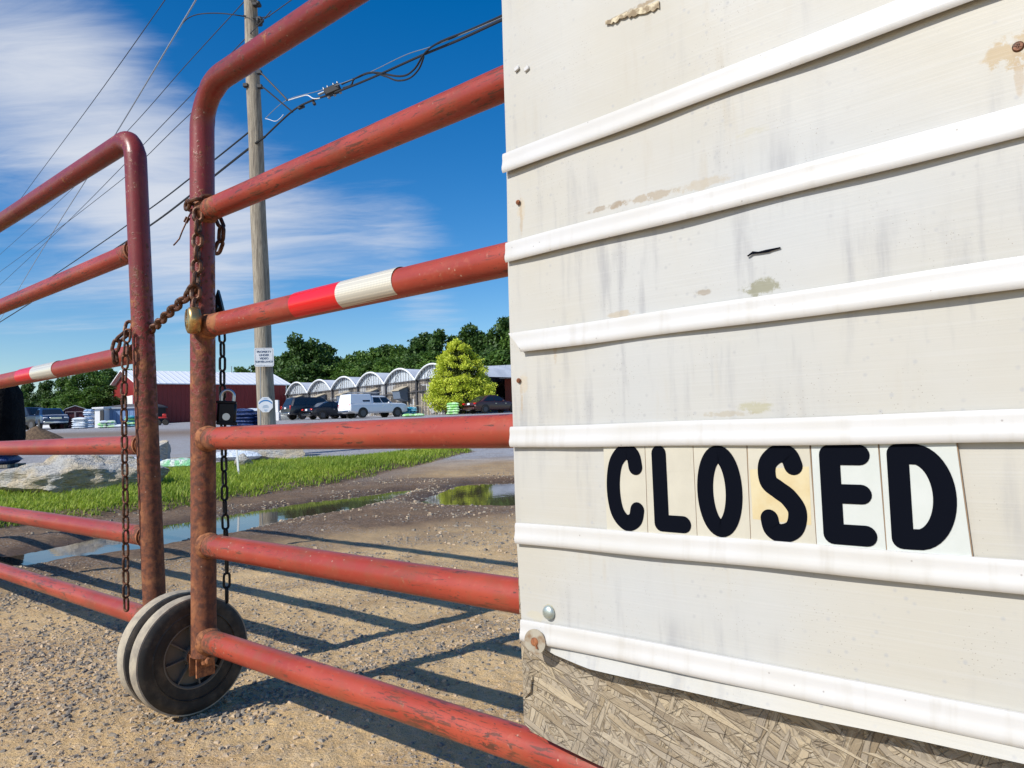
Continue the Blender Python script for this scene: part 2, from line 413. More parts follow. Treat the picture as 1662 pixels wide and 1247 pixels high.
stm = mat('gravel_stone', m_stone, Roughness=.9)
dband = lambda x, y: np.clip(.05 + 7 * np.maximum(fbm(x * .9 + y * 1.1, (y - x) * 2.2, 3) - .03, 0) + .9 * np.exp(-((x + 1.15) / .75) ** 2 - ((y - 1.95) / .42) ** 2), 0, 1)
tag(stones('gravel', 50000, (-2.4, .75, .75, 3.6), (.0022, .0135), stm, dband, 3), 'loose grey gravel lying on tan dirt around the gate wheels', 'gravel')
tag(stones('gravel', 12000, (-4.6, 1.2, 3.4, 8.5), (.006, .026), stm, lambda x, y: np.clip(.25 + 2 * fbm(x * 2, y * 2, 2), 0, 1), 5), 'pebbly gravel scattered in the brown mud beside the puddles', 'gravel')

# ---------------------------------------------------------------- grass
def m_leafy(c0, c1, c2, sc=2.0, tr=.35):
    def f(T):
        a = T.new('ShaderNodeAttribute', attribute_name='shade').outputs['Fac']
        n_ = T.noise(T.oc, sc, 3)
        c = T.mix(T.mrange(n_, .35, .65), c0, c1); c = T.mix(T.math('MULTIPLY', T.math('POWER', a, 2.0), .8), c, c2)
        T.put(T.b, 'Base Color', c)
        tr_ = T.new('ShaderNodeBsdfTranslucent'); T.put(tr_, 'Color', c); mx = T.new('ShaderNodeMixShader'); mx.inputs[0].default_value = tr
        T.l.new(T.b.outputs[0], mx.inputs[1]); T.l.new(tr_.outputs[0], mx.inputs[2]); T.l.new(mx.outputs[0], T.n['Material Output'].inputs[0])
    return f
def blades(name, n, poly, hmin, hmax, wd, material, seed, inset=0.0, jit=.05):
    r_ = np.random.default_rng(seed); a = np.array(poly); lo = a.min(0); hi = a.max(0)
    x = r_.uniform(lo[0], hi[0], n * 4); y = lo[1] + (hi[1] - lo[1]) * r_.random(n * 4) ** 1.25
    s = polysd(x, y, poly) + fbm(x * 5, y * 5, 3) * .18; k = (s > inset) & (r_.random(len(x)) < np.clip(s / .06 + .1, 0, 1)); x, y, s = x[k][:n], y[k][:n], s[k][:n]; n = len(x)
    z = ground_fields(x, y)[0]
    hh = r_.uniform(hmin, hmax, n) * (.55 + 1.5 * np.clip(fbm(x * 2.2, y * 2.2, 3) + .35, 0, 1)) * np.clip(.45 + s * 1.5, 0, 1)
    a_ = r_.uniform(0, 6.28, n); le = r_.uniform(.15, .95, n) * hh; ux, uy = np.cos(a_), np.sin(a_)
    wx, wy = -uy * wd, ux * wd
    def P(k, l, w_): return np.stack([x + ux * le * l + wx * w_, y + uy * le * l + wy * w_, z + hh * k - .005], 1)
    V = np.stack([P(0, 0, -1), P(0, 0, 1), P(.6, .3, .9), P(.6, .3, -.9), P(.96, 1, .15), P(.96, 1, -.15)], 1).reshape(-1, 3)
    f = np.array([(0, 1, 2, 3), (3, 2, 4, 5)]); Fc = (f[None] + (np.arange(n) * 6)[:, None, None]).reshape(-1, 4)
    o = npmesh(name, V, Fc, material, attrs={'shade': ('FACE', np.repeat(r_.random(n), 2))}); o['kind'] = 'stuff'; return o
grm = mat('grass_blades', m_leafy((.17, .29, .018), (.32, .44, .03), (.48, .52, .10), 1.6, .4), Roughness=.6)
gr = blades('grass', 90000, GRASS, .022, .085, .0040, grm, 2, 0.0)
tag(gr, 'bright green grass strip between the muddy puddle and the gravel lot', 'grass')

# ---------------------------------------------------------------- rocks
def rock(name, label, c, size, seed, material, cuts=12, rz=0, rough=.10, sub=5, group=None, tilt=0):
    import bmesh
    bm = bmesh.new(); bmesh.ops.create_icosphere(bm, subdivisions=sub, radius=1); p = np.array([v.co[:] for v in bm.verts]); fs = [[v.index for v in f.verts] for f in bm.faces]; bm.free()
    r_ = np.random.default_rng(seed)
    for i in range(cuts):
        d = r_.normal(size=3); d /= np.linalg.norm(d); o = r_.uniform(.5, .85); k = p @ d - o; p = p - np.outer(np.maximum(k, 0), d) * .93
    nn = p / np.linalg.norm(p, axis=1)[:, None]
    p = p + nn * (n3(p + seed, 2.2, 5)[:, None] * rough * 2 + np.abs(n3(p * 1.0 + seed * 2, 5, 3))[:, None] * rough * -.9)
    p = p * np.array(size) / 2; a = tilt; ca, sa = math.cos(a), math.sin(a)
    x, z = p[:, 0].copy(), p[:, 2].copy(); p[:, 0] = x * ca - z * sa; p[:, 2] = x * sa + z * ca
    p[:, 2] -= p[:, 2].min() * .62
    o = npmesh(name, p, np.array(fs), material, smooth=True); o.data.set_sharp_from_angle(angle=R(32)); o.location = c; o.rotation_euler = (0, 0, rz); tag(o, label, 'rock', group); return o
def m_rock(T):
    P = T.oc; n1 = T.noise(P, 3.5, 6, .6, .5); n2 = T.noise(T.mapping(P, scale=(1, 1, 3), rot=(.3, .2, 0)), 14, 5, .65)
    c = T.mix(T.mrange(n1, .40, .62), (.50, .49, .46), (.58, .49, .35)); c = T.mix(T.math('MULTIPLY', T.mrange(n2, .5, .7), .6), c, (.19, .18, .165)); c = T.mix(T.math('MULTIPLY', T.mrange(n2, .38, .26), .7), c, (.55, .53, .5))
    T.put(T.b, 'Base Color', c); T.put(T.b, 'Normal', T.bump(T.math('ADD', n2, T.math('MULTIPLY', T.noise(P, 60, 3), .3)), 1.0, .06))
rkm = mat('limestone', m_rock, Roughness=.92)

# ---------------------------------------------------------------- metal materials
def m_redpaint(rust_lo, rust_hi, postlike):
    def f(T):
        P = T.oc; sx = T.new('ShaderNodeSeparateXYZ'); T.l.new(P, sx.inputs[0])
        big = T.noise(P, 4, 4); fine = T.noise(P, 90, 5, .6); med = T.noise(P, 22, 5, .62, .4)
        red = T.mix(T.mrange(big, .35, .65), (.29, .036, .021) if not postlike else (.165, .019, .016), (.37, .060, .032) if not postlike else (.23, .030, .023))
        red = T.mix(T.math('MULTIPLY', T.mrange(fine, .55, .75), .3), red, (.44, .15, .085))
        rust = T.mix(T.mrange(fine, .35, .65), (.21, .066, .026), (.085, .030, .018)); rust = T.mix(T.mrange(med, .5, .7), rust, (.32, .12, .045))
        if postlike:   # rust grows down the post
            g = T.mrange(sx.outputs[2], 1.12, .25, rust_lo, rust_hi, False)
        else:
            g = T.mrange(T.math('ABSOLUTE', sx.outputs[0]), .16, .03, rust_lo, rust_hi)
        th = T.math('ADD', T.math('ADD', T.math('MULTIPLY', med, .30 if postlike else .55), T.math('MULTIPLY', fine, .70 if postlike else .45)), g)
        mk = T.mrange(th, .60, .72)
        c = T.mix(mk, red, rust)
        chip = T.mrange(T.math('ADD', T.math('MULTIPLY', T.noise(T.mapping(P, scale=(1, 3, 3)), 28, 6, .7, .3), .75), T.math('MULTIPLY', big, .35)), .665, .69)
        c = T.mix(T.math('MULTIPLY', chip, .85), c, (.07, .03, .02))
        scf = T.noise(T.mapping(P, scale=(2.2, 16, 16)), 11, 6, .75, .6); sck = T.mrange(T.math('ADD', T.math('MULTIPLY', scf, .8), T.math('MULTIPLY', T.noise(P, 2.3, 3), .4)), .685, .70)
        c = T.mix(T.math('MULTIPLY', sck, .8), c, (.085, .035, .022))
        vk = T.voro(P, 130); skl = T.math('MULTIPLY', T.mrange(vk, .2, .12), T.mrange(T.noise(P, 6, 4), .48, .62)); c = T.mix(T.math('MULTIPLY', skl, .8), c, (.10, .035, .02))
        grm_ = T.mrange(sx.outputs[2], 0, 1); dst = T.mrange(T.noise(P, 14, 6, .7), .46, .70); c = T.mix(T.math('MULTIPLY', dst, .45), c, (.20, .075, .035))
        sp_ = T.math('MULTIPLY', T.mrange(T.voro(P, 60), .12, .06), T.mrange(T.noise(P, 7, 2), .5, .6))
        c = T.mix(T.math('MULTIPLY', sp_, .6), c, (.5, .38, .28))
        T.put(T.b, 'Base Color', c); T.put(T.b, 'Roughness', T.mrange(mk, 0, 1, .36, .8)); T.b.inputs['Specular IOR Level'].default_value = .5
        hb = T.math('ADD', T.math('MULTIPLY', fine, T.math('ADD', T.math('MULTIPLY', mk, .8), .2)), T.math('MULTIPLY', chip, -.5))
        T.put(T.b, 'Normal', T.bump(hb, .35, .0035))
    return f
railm = mat('red_rail_paint', m_redpaint(0.0, .24, False)); postm = mat('red_post_paint', m_redpaint(.05, .36, True))
def m_rust(T):
    f_ = T.noise(T.oc, 120, 5, .65); c = T.mix(T.mrange(f_, .35, .6), (.045, .026, .018), (.15, .062, .032)); c = T.mix(T.mrange(T.noise(T.oc, 40, 3), .55, .7), c, (.20, .16, .13))
    T.put(T.b, 'Base Color', c); T.put(T.b, 'Normal', T.bump(f_, .5, .002))
rustm = mat('rusty_steel', m_rust, Roughness=.55, Metallic=.55)
def m_rusto(T):
    f_ = T.noise(T.oc, 90, 5, .65); c = T.mix(T.mrange(f_, .35, .62), (.12, .04, .018), (.34, .13, .05)); T.put(T.b, 'Base Color', c); T.put(T.b, 'Normal', T.bump(f_, .5, .002))
rusto = mat('orange_rust', m_rusto, Roughness=.85)
blackm = mat('black_steel', Base_Color=(.018, .017, .018), Roughness=.45, Metallic=.6)
steelm = mat('bright_steel', Base_Color=(.55, .55, .57), Roughness=.3, Metallic=1.0)

# ---------------------------------------------------------------- gates
GD = Vector((-1.18, 1, 0)).normalized()      # along the gate, away to the left
GR = -GD
GN = Vector((GD.y, -GD.x, 0)); GN = GN if GN.y < 0 else -GN   # towards the camera
PR = 0.0258
def zrow(px, ys, d): return [at(px, y, d).z for y in ys]
def make_gate(name, label, foot, lean, zs, sgn, length, post_bottom, bend):
    ang = math.atan2((GR * sgn).y, (GR * sgn).x)
    g = thing(name, label, 'gate', (foot.x, foot.y, 0), ang)
    D = GR * sgn
    pt = lambda t_, z: Vector((foot.x, foot.y, 0)) + D * (t_) + lean * z + Vector((0, 0, z))
    top = zs[0]; m = MB(); path = [pt(0, post_bottom), pt(0, .4), pt(0, .8), pt(0, top - bend - .06)]
    for k in range(0, 13):
        a = math.pi / 2 * k / 12; path.append(pt(bend * (1 - math.cos(a)), top - bend + bend * math.sin(a)))
    path += [pt(bend + .05, top), pt(length * .3, top), pt(length, top)]
    rad = [PR] * len(path)
    for i in range(7, 12): rad[i] = PR * .95
    m.tube(path, rad, 28); m.build('frame_pipe', [postm], g)
    for z in zs[1:]:
        m = MB(); st = lean * z
        p0 = pt(PR * .55, z); seg = [p0 + D * (length - PR * .55) * k / 14 + Vector((0, 0, -.002 * math.sin(k / 14 * 3.14))) for k in range(15)]
        m.tube(seg, PR * .93, 28)
        o = m.build('rail', railm, g)
        m = MB(); m.tube([pt(PR * .72, z), pt(PR * 1.12, z), pt(PR * 1.3, z)], [PR * 1.12, PR * 1.05, PR * .95], 24)      # weld
        m.build('weld_bead', rusto, o)
    return g, pt, D
P1 = at(330, 640, 1.6)
zs1 = zrow(340, (144, 345, 531, 712, 884, 1038), 1.598)
g1, pt1, D1 = make_gate('pipe_gate', 'rust red pipe gate behind the white CLOSED sign, its end post on rubber wheels', Vector((at(330, 1060, 1.6).x, 1.6, 0)), Vector((.010, 0, 0)), zs1, 1, 3.4, at(330, 1064, 1.6).z, .095)
zs2 = zrow(240, (220, 404, 571, 722, 872, 1006), 1.80)
xa, xb = at(222, 300, 1.80).x, at(250, 960, 1.80).x; za, zb = at(222, 300, 1.80).z, at(250, 960, 1.80).z
ln = Vector(((xa - xb) / (za - zb), 0, 0))
g2, pt2, D2 = make_gate('pipe_gate', 'rust red pipe gate running off to the left of the picture, without wheels', Vector((xb - ln.x * zb, 1.80, 0)), ln, zs2, -1, 3.6, .07, .062)
# end of the left gate: closing post (outside the picture)
for g_, pt_, zs_, Ln in ((g1, pt1, zs1, 3.4), (g2, pt2, zs2, 3.6)):
    m = MB(); m.tube([pt_(Ln, .05), pt_(Ln, zs_[0] + .02)], PR, 20); m.build('end_post', postm, g_)
    m = MB(); m.tube([pt_(Ln * .52, zs_[-1]), pt_(Ln * .52, zs_[0])], PR * .8, 16); m.build('brace', postm, g_)
# reflective tape
def tape(g_, pt_, D_, z, t0, t1, material, name, a0=-70, a1=140):
    m = MB(); n = 22; vs = []; r_ = PR * .93 + .0009
    for t_ in (t0, (t0 * 2 + t1) / 3, (t0 + 2 * t1) / 3, t1):
        c = pt_(t_, z)
        for k in range(n + 1):
            a = R(a0 + (a1 - a0) * k / n); vs.append(c + GN * math.cos(a) * r_ + Vector((0, 0, 1)) * math.sin(a) * r_)
    fs = [(i * (n + 1) + k, i * (n + 1) + k + 1, (i + 1) * (n + 1) + k + 1, (i + 1) * (n + 1) + k) for i in range(3) for k in range(n)]
    m.add(vs, fs); return m.build(name, material, g_)
def m_tape(col, col2):
    def f(T):
        sx = T.new('ShaderNodeSeparateXYZ'); T.l.new(T.oc, sx.inputs[0])
        v = T.voro(T.mapping(T.oc, scale=(1, 1.0, 1)), 260, rand=.0); k = T.mrange(v, .28, .5)
        T.put(T.b, 'Base Color', T.mix(T.math('MULTIPLY', k, .45), col, col2)); T.b.inputs['Roughness'].default_value = .28; T.b.inputs['Coat Weight'].default_value = .3
    return f
tr_ = mat('red_reflective_tape', m_tape((.72, .012, .012), (.55, .008, .01))); tw_ = mat('white_reflective_tape', m_tape((.70, .66, .55), (.30, .30, .27)))
def t_at(px, foot, D_):        # distance along gate where picture column px cuts the gate line
    r_ = ray(px, 700); # solve foot + D t = s*(r.x,r.y)
    det = D_.x * (-r_.y) - D_.y * (-r_.x); bx, by = -foot.x, -foot.y
    return (bx * (-r_.y) - by * (-r_.x)) / det
f1 = Vector((P1.x, 1.6, 0)); f2 = pt2(0, .65)
a, b, c = (t_at(x, f1, D1) for x in (490, 567, 660))
tape(g1, pt1, D1, zs1[2], a, b, tr_, 'reflective_tape'); tape(g1, pt1, D1, zs1[2], b, c, tw_, 'reflective_tape')
a, b, c = (t_at(x, f2, D2) for x in (40, 65, 101))
tape(g2, pt2, D2, zs2[2], b, a, tr_, 'reflective_tape'); tape(g2, pt2, D2, zs2[2], c, b, tw_, 'reflective_tape')
for q, (o, l) in enumerate(zip([c_ for c_ in list(g1.children) + list(g2.children) if c_.name.startswith('reflective_tape')], ['red reflective tape on rail', 'white honeycomb reflective tape on rail'] * 2)): o['label'] = l

# wheels (pair on one axle at the foot of the right gate's end post)
def m_tyre(T):
    sx = T.new('ShaderNodeVectorMath'); sx.operation = 'LENGTH'; T.l.new(T.oc, sx.inputs[0]); 
    n_ = T.noise(T.oc, 30, 5, .65)
    dust = T.mix(T.mrange(n_, .3, .7), (.46, .40, .30), (.27, .235, .19)); T.put(T.b, 'Base Color', dust)
    T.put(T.b, 'Normal', T.bump(T.noise(T.mapping(T.oc, scale=(.3, .3, .3)), 200, 3), .4, .002))
def m_rubber(T):
    n_ = T.noise(T.oc, 18, 5, .65); T.put(T.b, 'Base Color', T.mix(T.mrange(n_, .4, .72), (.014, .013, .012), (.085, .066, .047)))
tread = mat('dusty_tread', m_tyre, Roughness=.95); rub = mat('black_rubber', m_rubber, Roughness=.7); plast = mat('grey_brown_plastic', Base_Color=(.13, .115, .095), Roughness=.55)
def wheel(tt, zc, wr=.1235):
    c = pt1(tt, 0); c.z = zc; ax = -D1 if False else D1     # face looks along +D1 (towards the post)
    m = MB(); w2 = .024
    prof = [(.062, w2 - .010), (.066, w2 - .004), (.080, w2 - .001), (.090, w2 - .0025), (.0915, w2 + .0005), (.094, w2 - .001), (.105, w2), (wr - .010, w2 - .001), (wr - .003, w2 - .006)]
    full = prof + [(r_, -h_) for r_, h_ in prof[::-1]]
    m.lathe(full, c, ax, 64, closed=True)
    tyre = m.build('wheel', rub, g1, smooth=35); 
    m = MB(); tp = [(wr - .003, w2 - .006)]
    for k in range(9):
        a_ = -w2 + .008 + (2 * w2 - .016) * (8 - k) / 8; rr_ = wr + .0016 * (1 - ((8 - 2 * k) / 8) ** 2)
        tp += [(rr_, a_ + .0014), (rr_ - .0011, a_ + .0008), (rr_ - .0011, a_ - .0002)]
    tp += [(wr - .003, -w2 + .006), (wr - .006, -w2 + .006), (wr - .006, w2 - .006)]
    m.lathe(tp, c, ax, 64, closed=True); m.build('tread', tread, tyre, smooth=50)
    m = MB(); m.lathe([(.073, .016), (.073, .020), (.067, .021), (.064, .018), (.062, -.018), (.067, -.021), (.073, -.020), (.0735, -.016)], c, ax, 48, closed=True)
    for s_ in (1, -1): m.lathe([(.063, s_ * .004), (.063, s_ * .006), (.018, s_ * .006), (.018, s_ * .004)], c, ax, 48, closed=True)
    m.lathe([(.022, -.022), (.022, .022), (.012, .024), (.012, -.024)], c, ax, 32, closed=True)
    u = ax.orthogonal().normalized(); w_ = ax.cross(u)
    for k in range(8):
        a_ = 2 * math.pi * k / 8 + .3; d_ = u * math.cos(a_) + w_ * math.sin(a_); e_ = ax.cross(d_)
        M = Matrix(((d_.x, e_.x, ax.x, 0), (d_.y, e_.y, ax.y, 0), (d_.z, e_.z, ax.z, 0), (0, 0, 0, 1)))
        m.box(c + d_ * .0425, (.043, .0028, .034), M=M)
    m.build('rim', plast, tyre, smooth=35)
    return c
wc1 = wheel(-.054, .125); wheel(-.116, .1275)
# bracket, washer, bolt
m = MB(); pb = at(330, 1064, 1.6).z; c = pt1(0, 0)
M = Matrix.Rotation(math.atan2(D1.y, D1.x), 4, 'Z')
m.box(Vector((c.x, c.y, pb - .018)) - D1 * .018, (.006, .044, .046), M=M); m.box(Vector((c.x, c.y, pb - .018)) + D1 * .008, (.005, .040, .046), M=M)
m.box(Vector((c.x, c.y, pb + .001)) - D1 * .005, (.034, .044, .004), M=M)
br = m.build('axle_bracket', rusto, g1)
zc = .125
m = MB(); A = Vector((c.x, c.y, zc)); m.tube([A - D1 * .145, A + D1 * .022], .008, 16); m.lathe([(.020, -.034), (.021, -.032), (.021, -.026), (.012, -.024)], A, D1, 28)
m.lathe([(.0135, .010), (.0135, .019), (.010, .022)], A, D1, 6); m.lathe([(.009, .019), (.009, .030), (.007, .032)], A, D1, 14); m.build('axle_bolt', rusto, br, smooth=25)

# ---------------------------------------------------------------- chains
def link_mesh(name, L, Wd, r_, material, seg=8):
    """stadium link, long axis x, flat in xy"""
    m = MB(); pts = []; R_ = Wd / 2 - r_; hl = L / 2 - r_ - R_
    for k in range(9): a = -math.pi / 2 + math.pi * k / 8; pts.append((hl + R_ * math.cos(a), R_ * math.sin(a), 0))
    for k in range(9): a = math.pi / 2 + math.pi * k / 8; pts.append((-hl + R_ * math.cos(a), R_ * math.sin(a), 0))
    m.tube(pts, r_, seg, closed=True, up=(0, 0, 1)); o = m.build(name, material, None); me = o.data; bpy.data.objects.remove(o); return me
def chain(label, path, pitch, Wd, r_, material, side=(1, 0, 0), twist=0.0, group=None, name='chain', jit=.12):
    """links follow path (world points)"""
    path = [Vector(p) for p in path]; seg = [(path[i + 1] - path[i]).length for i in range(len(path) - 1)]; tot = sum(seg)
    n = max(1, round(tot / pitch)); pit = tot / n
    root = thing(name, label, 'chain', path[0], 0, group); me = link_mesh('link', pit + 2 * r_ * .98, Wd, r_, material)
    def P(s):
        s = max(0, min(tot, s))
        for i, q in enumerate(seg):
            if s <= q or i == len(seg) - 1: return path[i].lerp(path[i + 1], min(1, s / q))
            s -= q
    for k in range(n):
        a, b = P(k * pit), P((k + 1) * pit); x = (b - a).normalized(); sd_ = Vector(side); y = (sd_ - x * sd_.dot(x)).normalized()
        ang = (math.pi / 2 if k % 2 else 0) + twist * k + random.uniform(-jit, jit); y = Quaternion(x, ang) @ y; z = x.cross(y)
        o = bpy.data.objects.new('link', me); COL.objects.link(o); o.parent = root
        mid = (a + b) / 2 - path[0]
        o.matrix_local = Matrix(((x.x, y.x, z.x, mid.x), (x.y, y.y, z.y, mid.y), (x.z, y.z, z.z, mid.z), (0, 0, 0, 1)))
    return root
def W(px, py, d): return at(px, py, d)
# heavy chain: around the right end post, then over to the left gate
ce = P1.copy(); zr = at(322, 328, 1.575).z
loop = []
for k in range(15):
    a = R(200 + 330 * k / 14); rad = .038; loop.append(Vector((ce.x + .008 + math.cos(a) * rad, 1.6 + math.sin(a) * rad, zr + .006 * math.sin(a * 1.3))))
chain('rusty heavy chain wound round the end post just under the upper rail', loop, .029, .025, .0044, rustm, side=(0, 0, 1), group=None)
chain('rusty heavy chain hanging down the face of the end post to the brass padlock', [W(322, 338, 1.562), W(321, 380, 1.562), W(319, 440, 1.560), W(318, 480, 1.558), W(315, 507, 1.556)], .0285, .0265, .0046, rustm, side=(1, 0, 0))
chain('rusty heavy chain slung between the two gate posts', [W(317, 462, 1.556), W(307, 478, 1.575), W(290, 494, 1.62), W(272, 510, 1.68), W(258, 524, 1.74), W(246, 536, 1.81), W(226, 541, 1.845), W(211, 545, 1.835)], .0290, .0265, .0046, rustm, side=(0.4, .9, 0))
chain('short rusty chain dangling behind the end post near the upper rail', [W(352, 350, 1.64), W(361, 372, 1.635), W(358, 395, 1.64), W(351, 412, 1.65)], .0285, .024, .0044, rustm, side=(.5, .8, 0))
chain('rusty chain loop hooked over the left gate rail beside its post', [W(211, 522, 1.79), W(205, 545, 1.78), W(196, 549, 1.775), W(187, 556, 1.77), W(183, 566, 1.772), W(188, 574, 1.775), W(188, 590, 1.775)], .033, .024, .0044, rustm, side=(1, 0, 0))
chain('long thin rusty chain hanging in front of the left gate rails', [W(208, 535, 1.765), W(204, 565, 1.762), W(201, 640, 1.762), W(202, 730, 1.762), W(204, 830, 1.765), W(204, 930, 1.77), W(205, 992, 1.775)], .0318, .0195, .0029, rustm, side=(1, 0, 0), twist=.02)
chain('thin black chain hanging behind the nearer gate post down past the lower rail', [W(353, 488, 1.655), W(359, 520, 1.655), W(361, 560, 1.655), W(361, 640, 1.655), W(363, 720, 1.655), W(365, 830, 1.655), W(368, 905, 1.655), W(368, 978, 1.655)], .0318, .0185, .0029, blackm, side=(1, 0, 0), twist=.05)
# rusty wire
m = MB(); m.tube([W(310, 345, 1.56), W(306, 352, 1.55), W(302, 362, 1.55), W(296, 375, 1.548), W(291, 388, 1.546), W(284, 396, 1.545), W(282, 398, 1.54)], .0016, 8)
m.tube([W(303, 352, 1.552), W(299, 360, 1.553), W(303, 362, 1.556), W(308, 354, 1.556)], .0022, 8); tag(m.build('wire', rustm), 'bent rusty tie wire sticking out from the chain at the post', 'wire')
# dark latch hanging behind the post
m = MB(); hull = [W(353, 470, 1.635), W(357, 484, 1.635), W(362, 505, 1.635), W(360, 512, 1.635), W(352, 514, 1.635), W(344, 508, 1.635), W(344, 486, 1.635), W(349, 482, 1.635)]
m.prism(hull, (0, .012, 0)); m.lathe([(.006, -.016), (.006, .004)], W(353, 500, 1.635), (0, 1, 0), 12); tag(m.build('latch', blackm), 'black steel hook latch behind the end post above the black chain', 'latch')
# brass disc padlock
def m_brass(T):
    n_ = T.noise(T.oc, 60, 4); T.put(T.b, 'Base Color', T.mix(T.mrange(n_, .35, .65), (.62, .42, .18), (.40, .27, .12))); T.put(T.b, 'Roughness', T.mrange(n_, .3, .7, .25, .5))
brass = mat('brass', m_brass, Metallic=.9)
pc = W(313.5, 520, 1.553); nrm = Vector((-.82, -.57, -.04)).normalized()
pl = thing('padlock', 'round brass disc padlock hanging at the bottom of the heavy chain on the post', 'padlock', pc)
m = MB(); R0 = .029; ux = Vector((0, 0, 1)).cross(nrm).normalized(); uz = nrm.cross(ux)
if uz.z < 0: uz = -uz
# disc with a notch at the top
outl = []
for k in range(49):
    a = R(90 + 24 + (360 - 48) * k / 48); outl.append((math.cos(a) * R0, math.sin(a) * R0))
outl += [(.0085, .013), (.005, .0065), (0, .0045), (-.005, .0065), (-.0085, .013)]
def ring(s_, w_): return [pc + ux * x * s_ + uz * y * s_ + nrm * w_ for x, y in outl]
n_ = len(outl); vs = []; lv = [(.80, -.0125), (.95, -.0105), (1, -.006), (1, .006), (.95, .0105), (.80, .0125)]
for s_, w_ in lv: vs += ring(s_, w_)
fs = [(i * n_ + k, i * n_ + (k + 1) % n_, (i + 1) * n_ + (k + 1) % n_, (i + 1) * n_ + k) for i in range(5) for k in range(n_)]
fs += [tuple(range(n_))[::-1], tuple(5 * n_ + k for k in range(n_))]; m.add(vs, fs); bd = m.build('lock_body', brass, pl, smooth=50)
m = MB(); kc = pc - uz * .008; m.lathe([(.0085, .0118), (.0085, .0135), (.007, .0145)], kc, nrm, 24); m.build('keyway', brass, pl)
m = MB(); m.lathe([(.0022, .0140), (.0022, .0152)], kc + uz * .002, nrm, 12); m.box(kc + nrm * .0148 - uz * .002, (.0014, .0014, .007)); m.build('keyhole', blackm, pl)
m = MB(); m.tube([pc + ux * -.011 + uz * .018, pc + ux * -.006 + uz * .025, pc + uz * .0268, pc + ux * .006 + uz * .025, pc + ux * .011 + uz * .018], .0042, 12); m.build('shackle', steelm, pl)
# black padlock
pc = W(368, 671, 1.632); pl = thing('padlock', 'black square padlock with a steel shackle hanging on the thin black chain', 'padlock', pc)
m = MB(); M = Matrix.Rotation(R(18), 4, 'Z') @ Matrix.Rotation(R(4), 4, 'Y'); m.box(pc, (.040, .024, .050), bev=.005, M=M); m.box(pc + Vector((0, 0, -.022)), (.043, .026, .008), bev=.002, M=M); m.box(pc + Vector((0, 0, .024)), (.042, .025, .006), bev=.002, M=M); m.build('lock_body', blackm, pl)
m = MB(); pts = [M @ Vector((x, 0, z)) + pc for x, z in [(-.013, .024), (-.013, .036)] + [(-.013 * math.cos(a), .038 + .013 * math.sin(a)) for a in [math.pi * k / 10 for k in range(11)]] + [(.013, .030), (.013, .024)]]
m.tube(pts, .0034, 12); m.build('shackle', steelm, pl)
m = MB(); m.lathe([(.008, 0), (.008, .0015)], pc + M.to_3x3() @ Vector((0, -.012, -.008)), M.to_3x3() @ Vector((0, -1, 0)), 18); m.build('key_plug', steelm, pl)

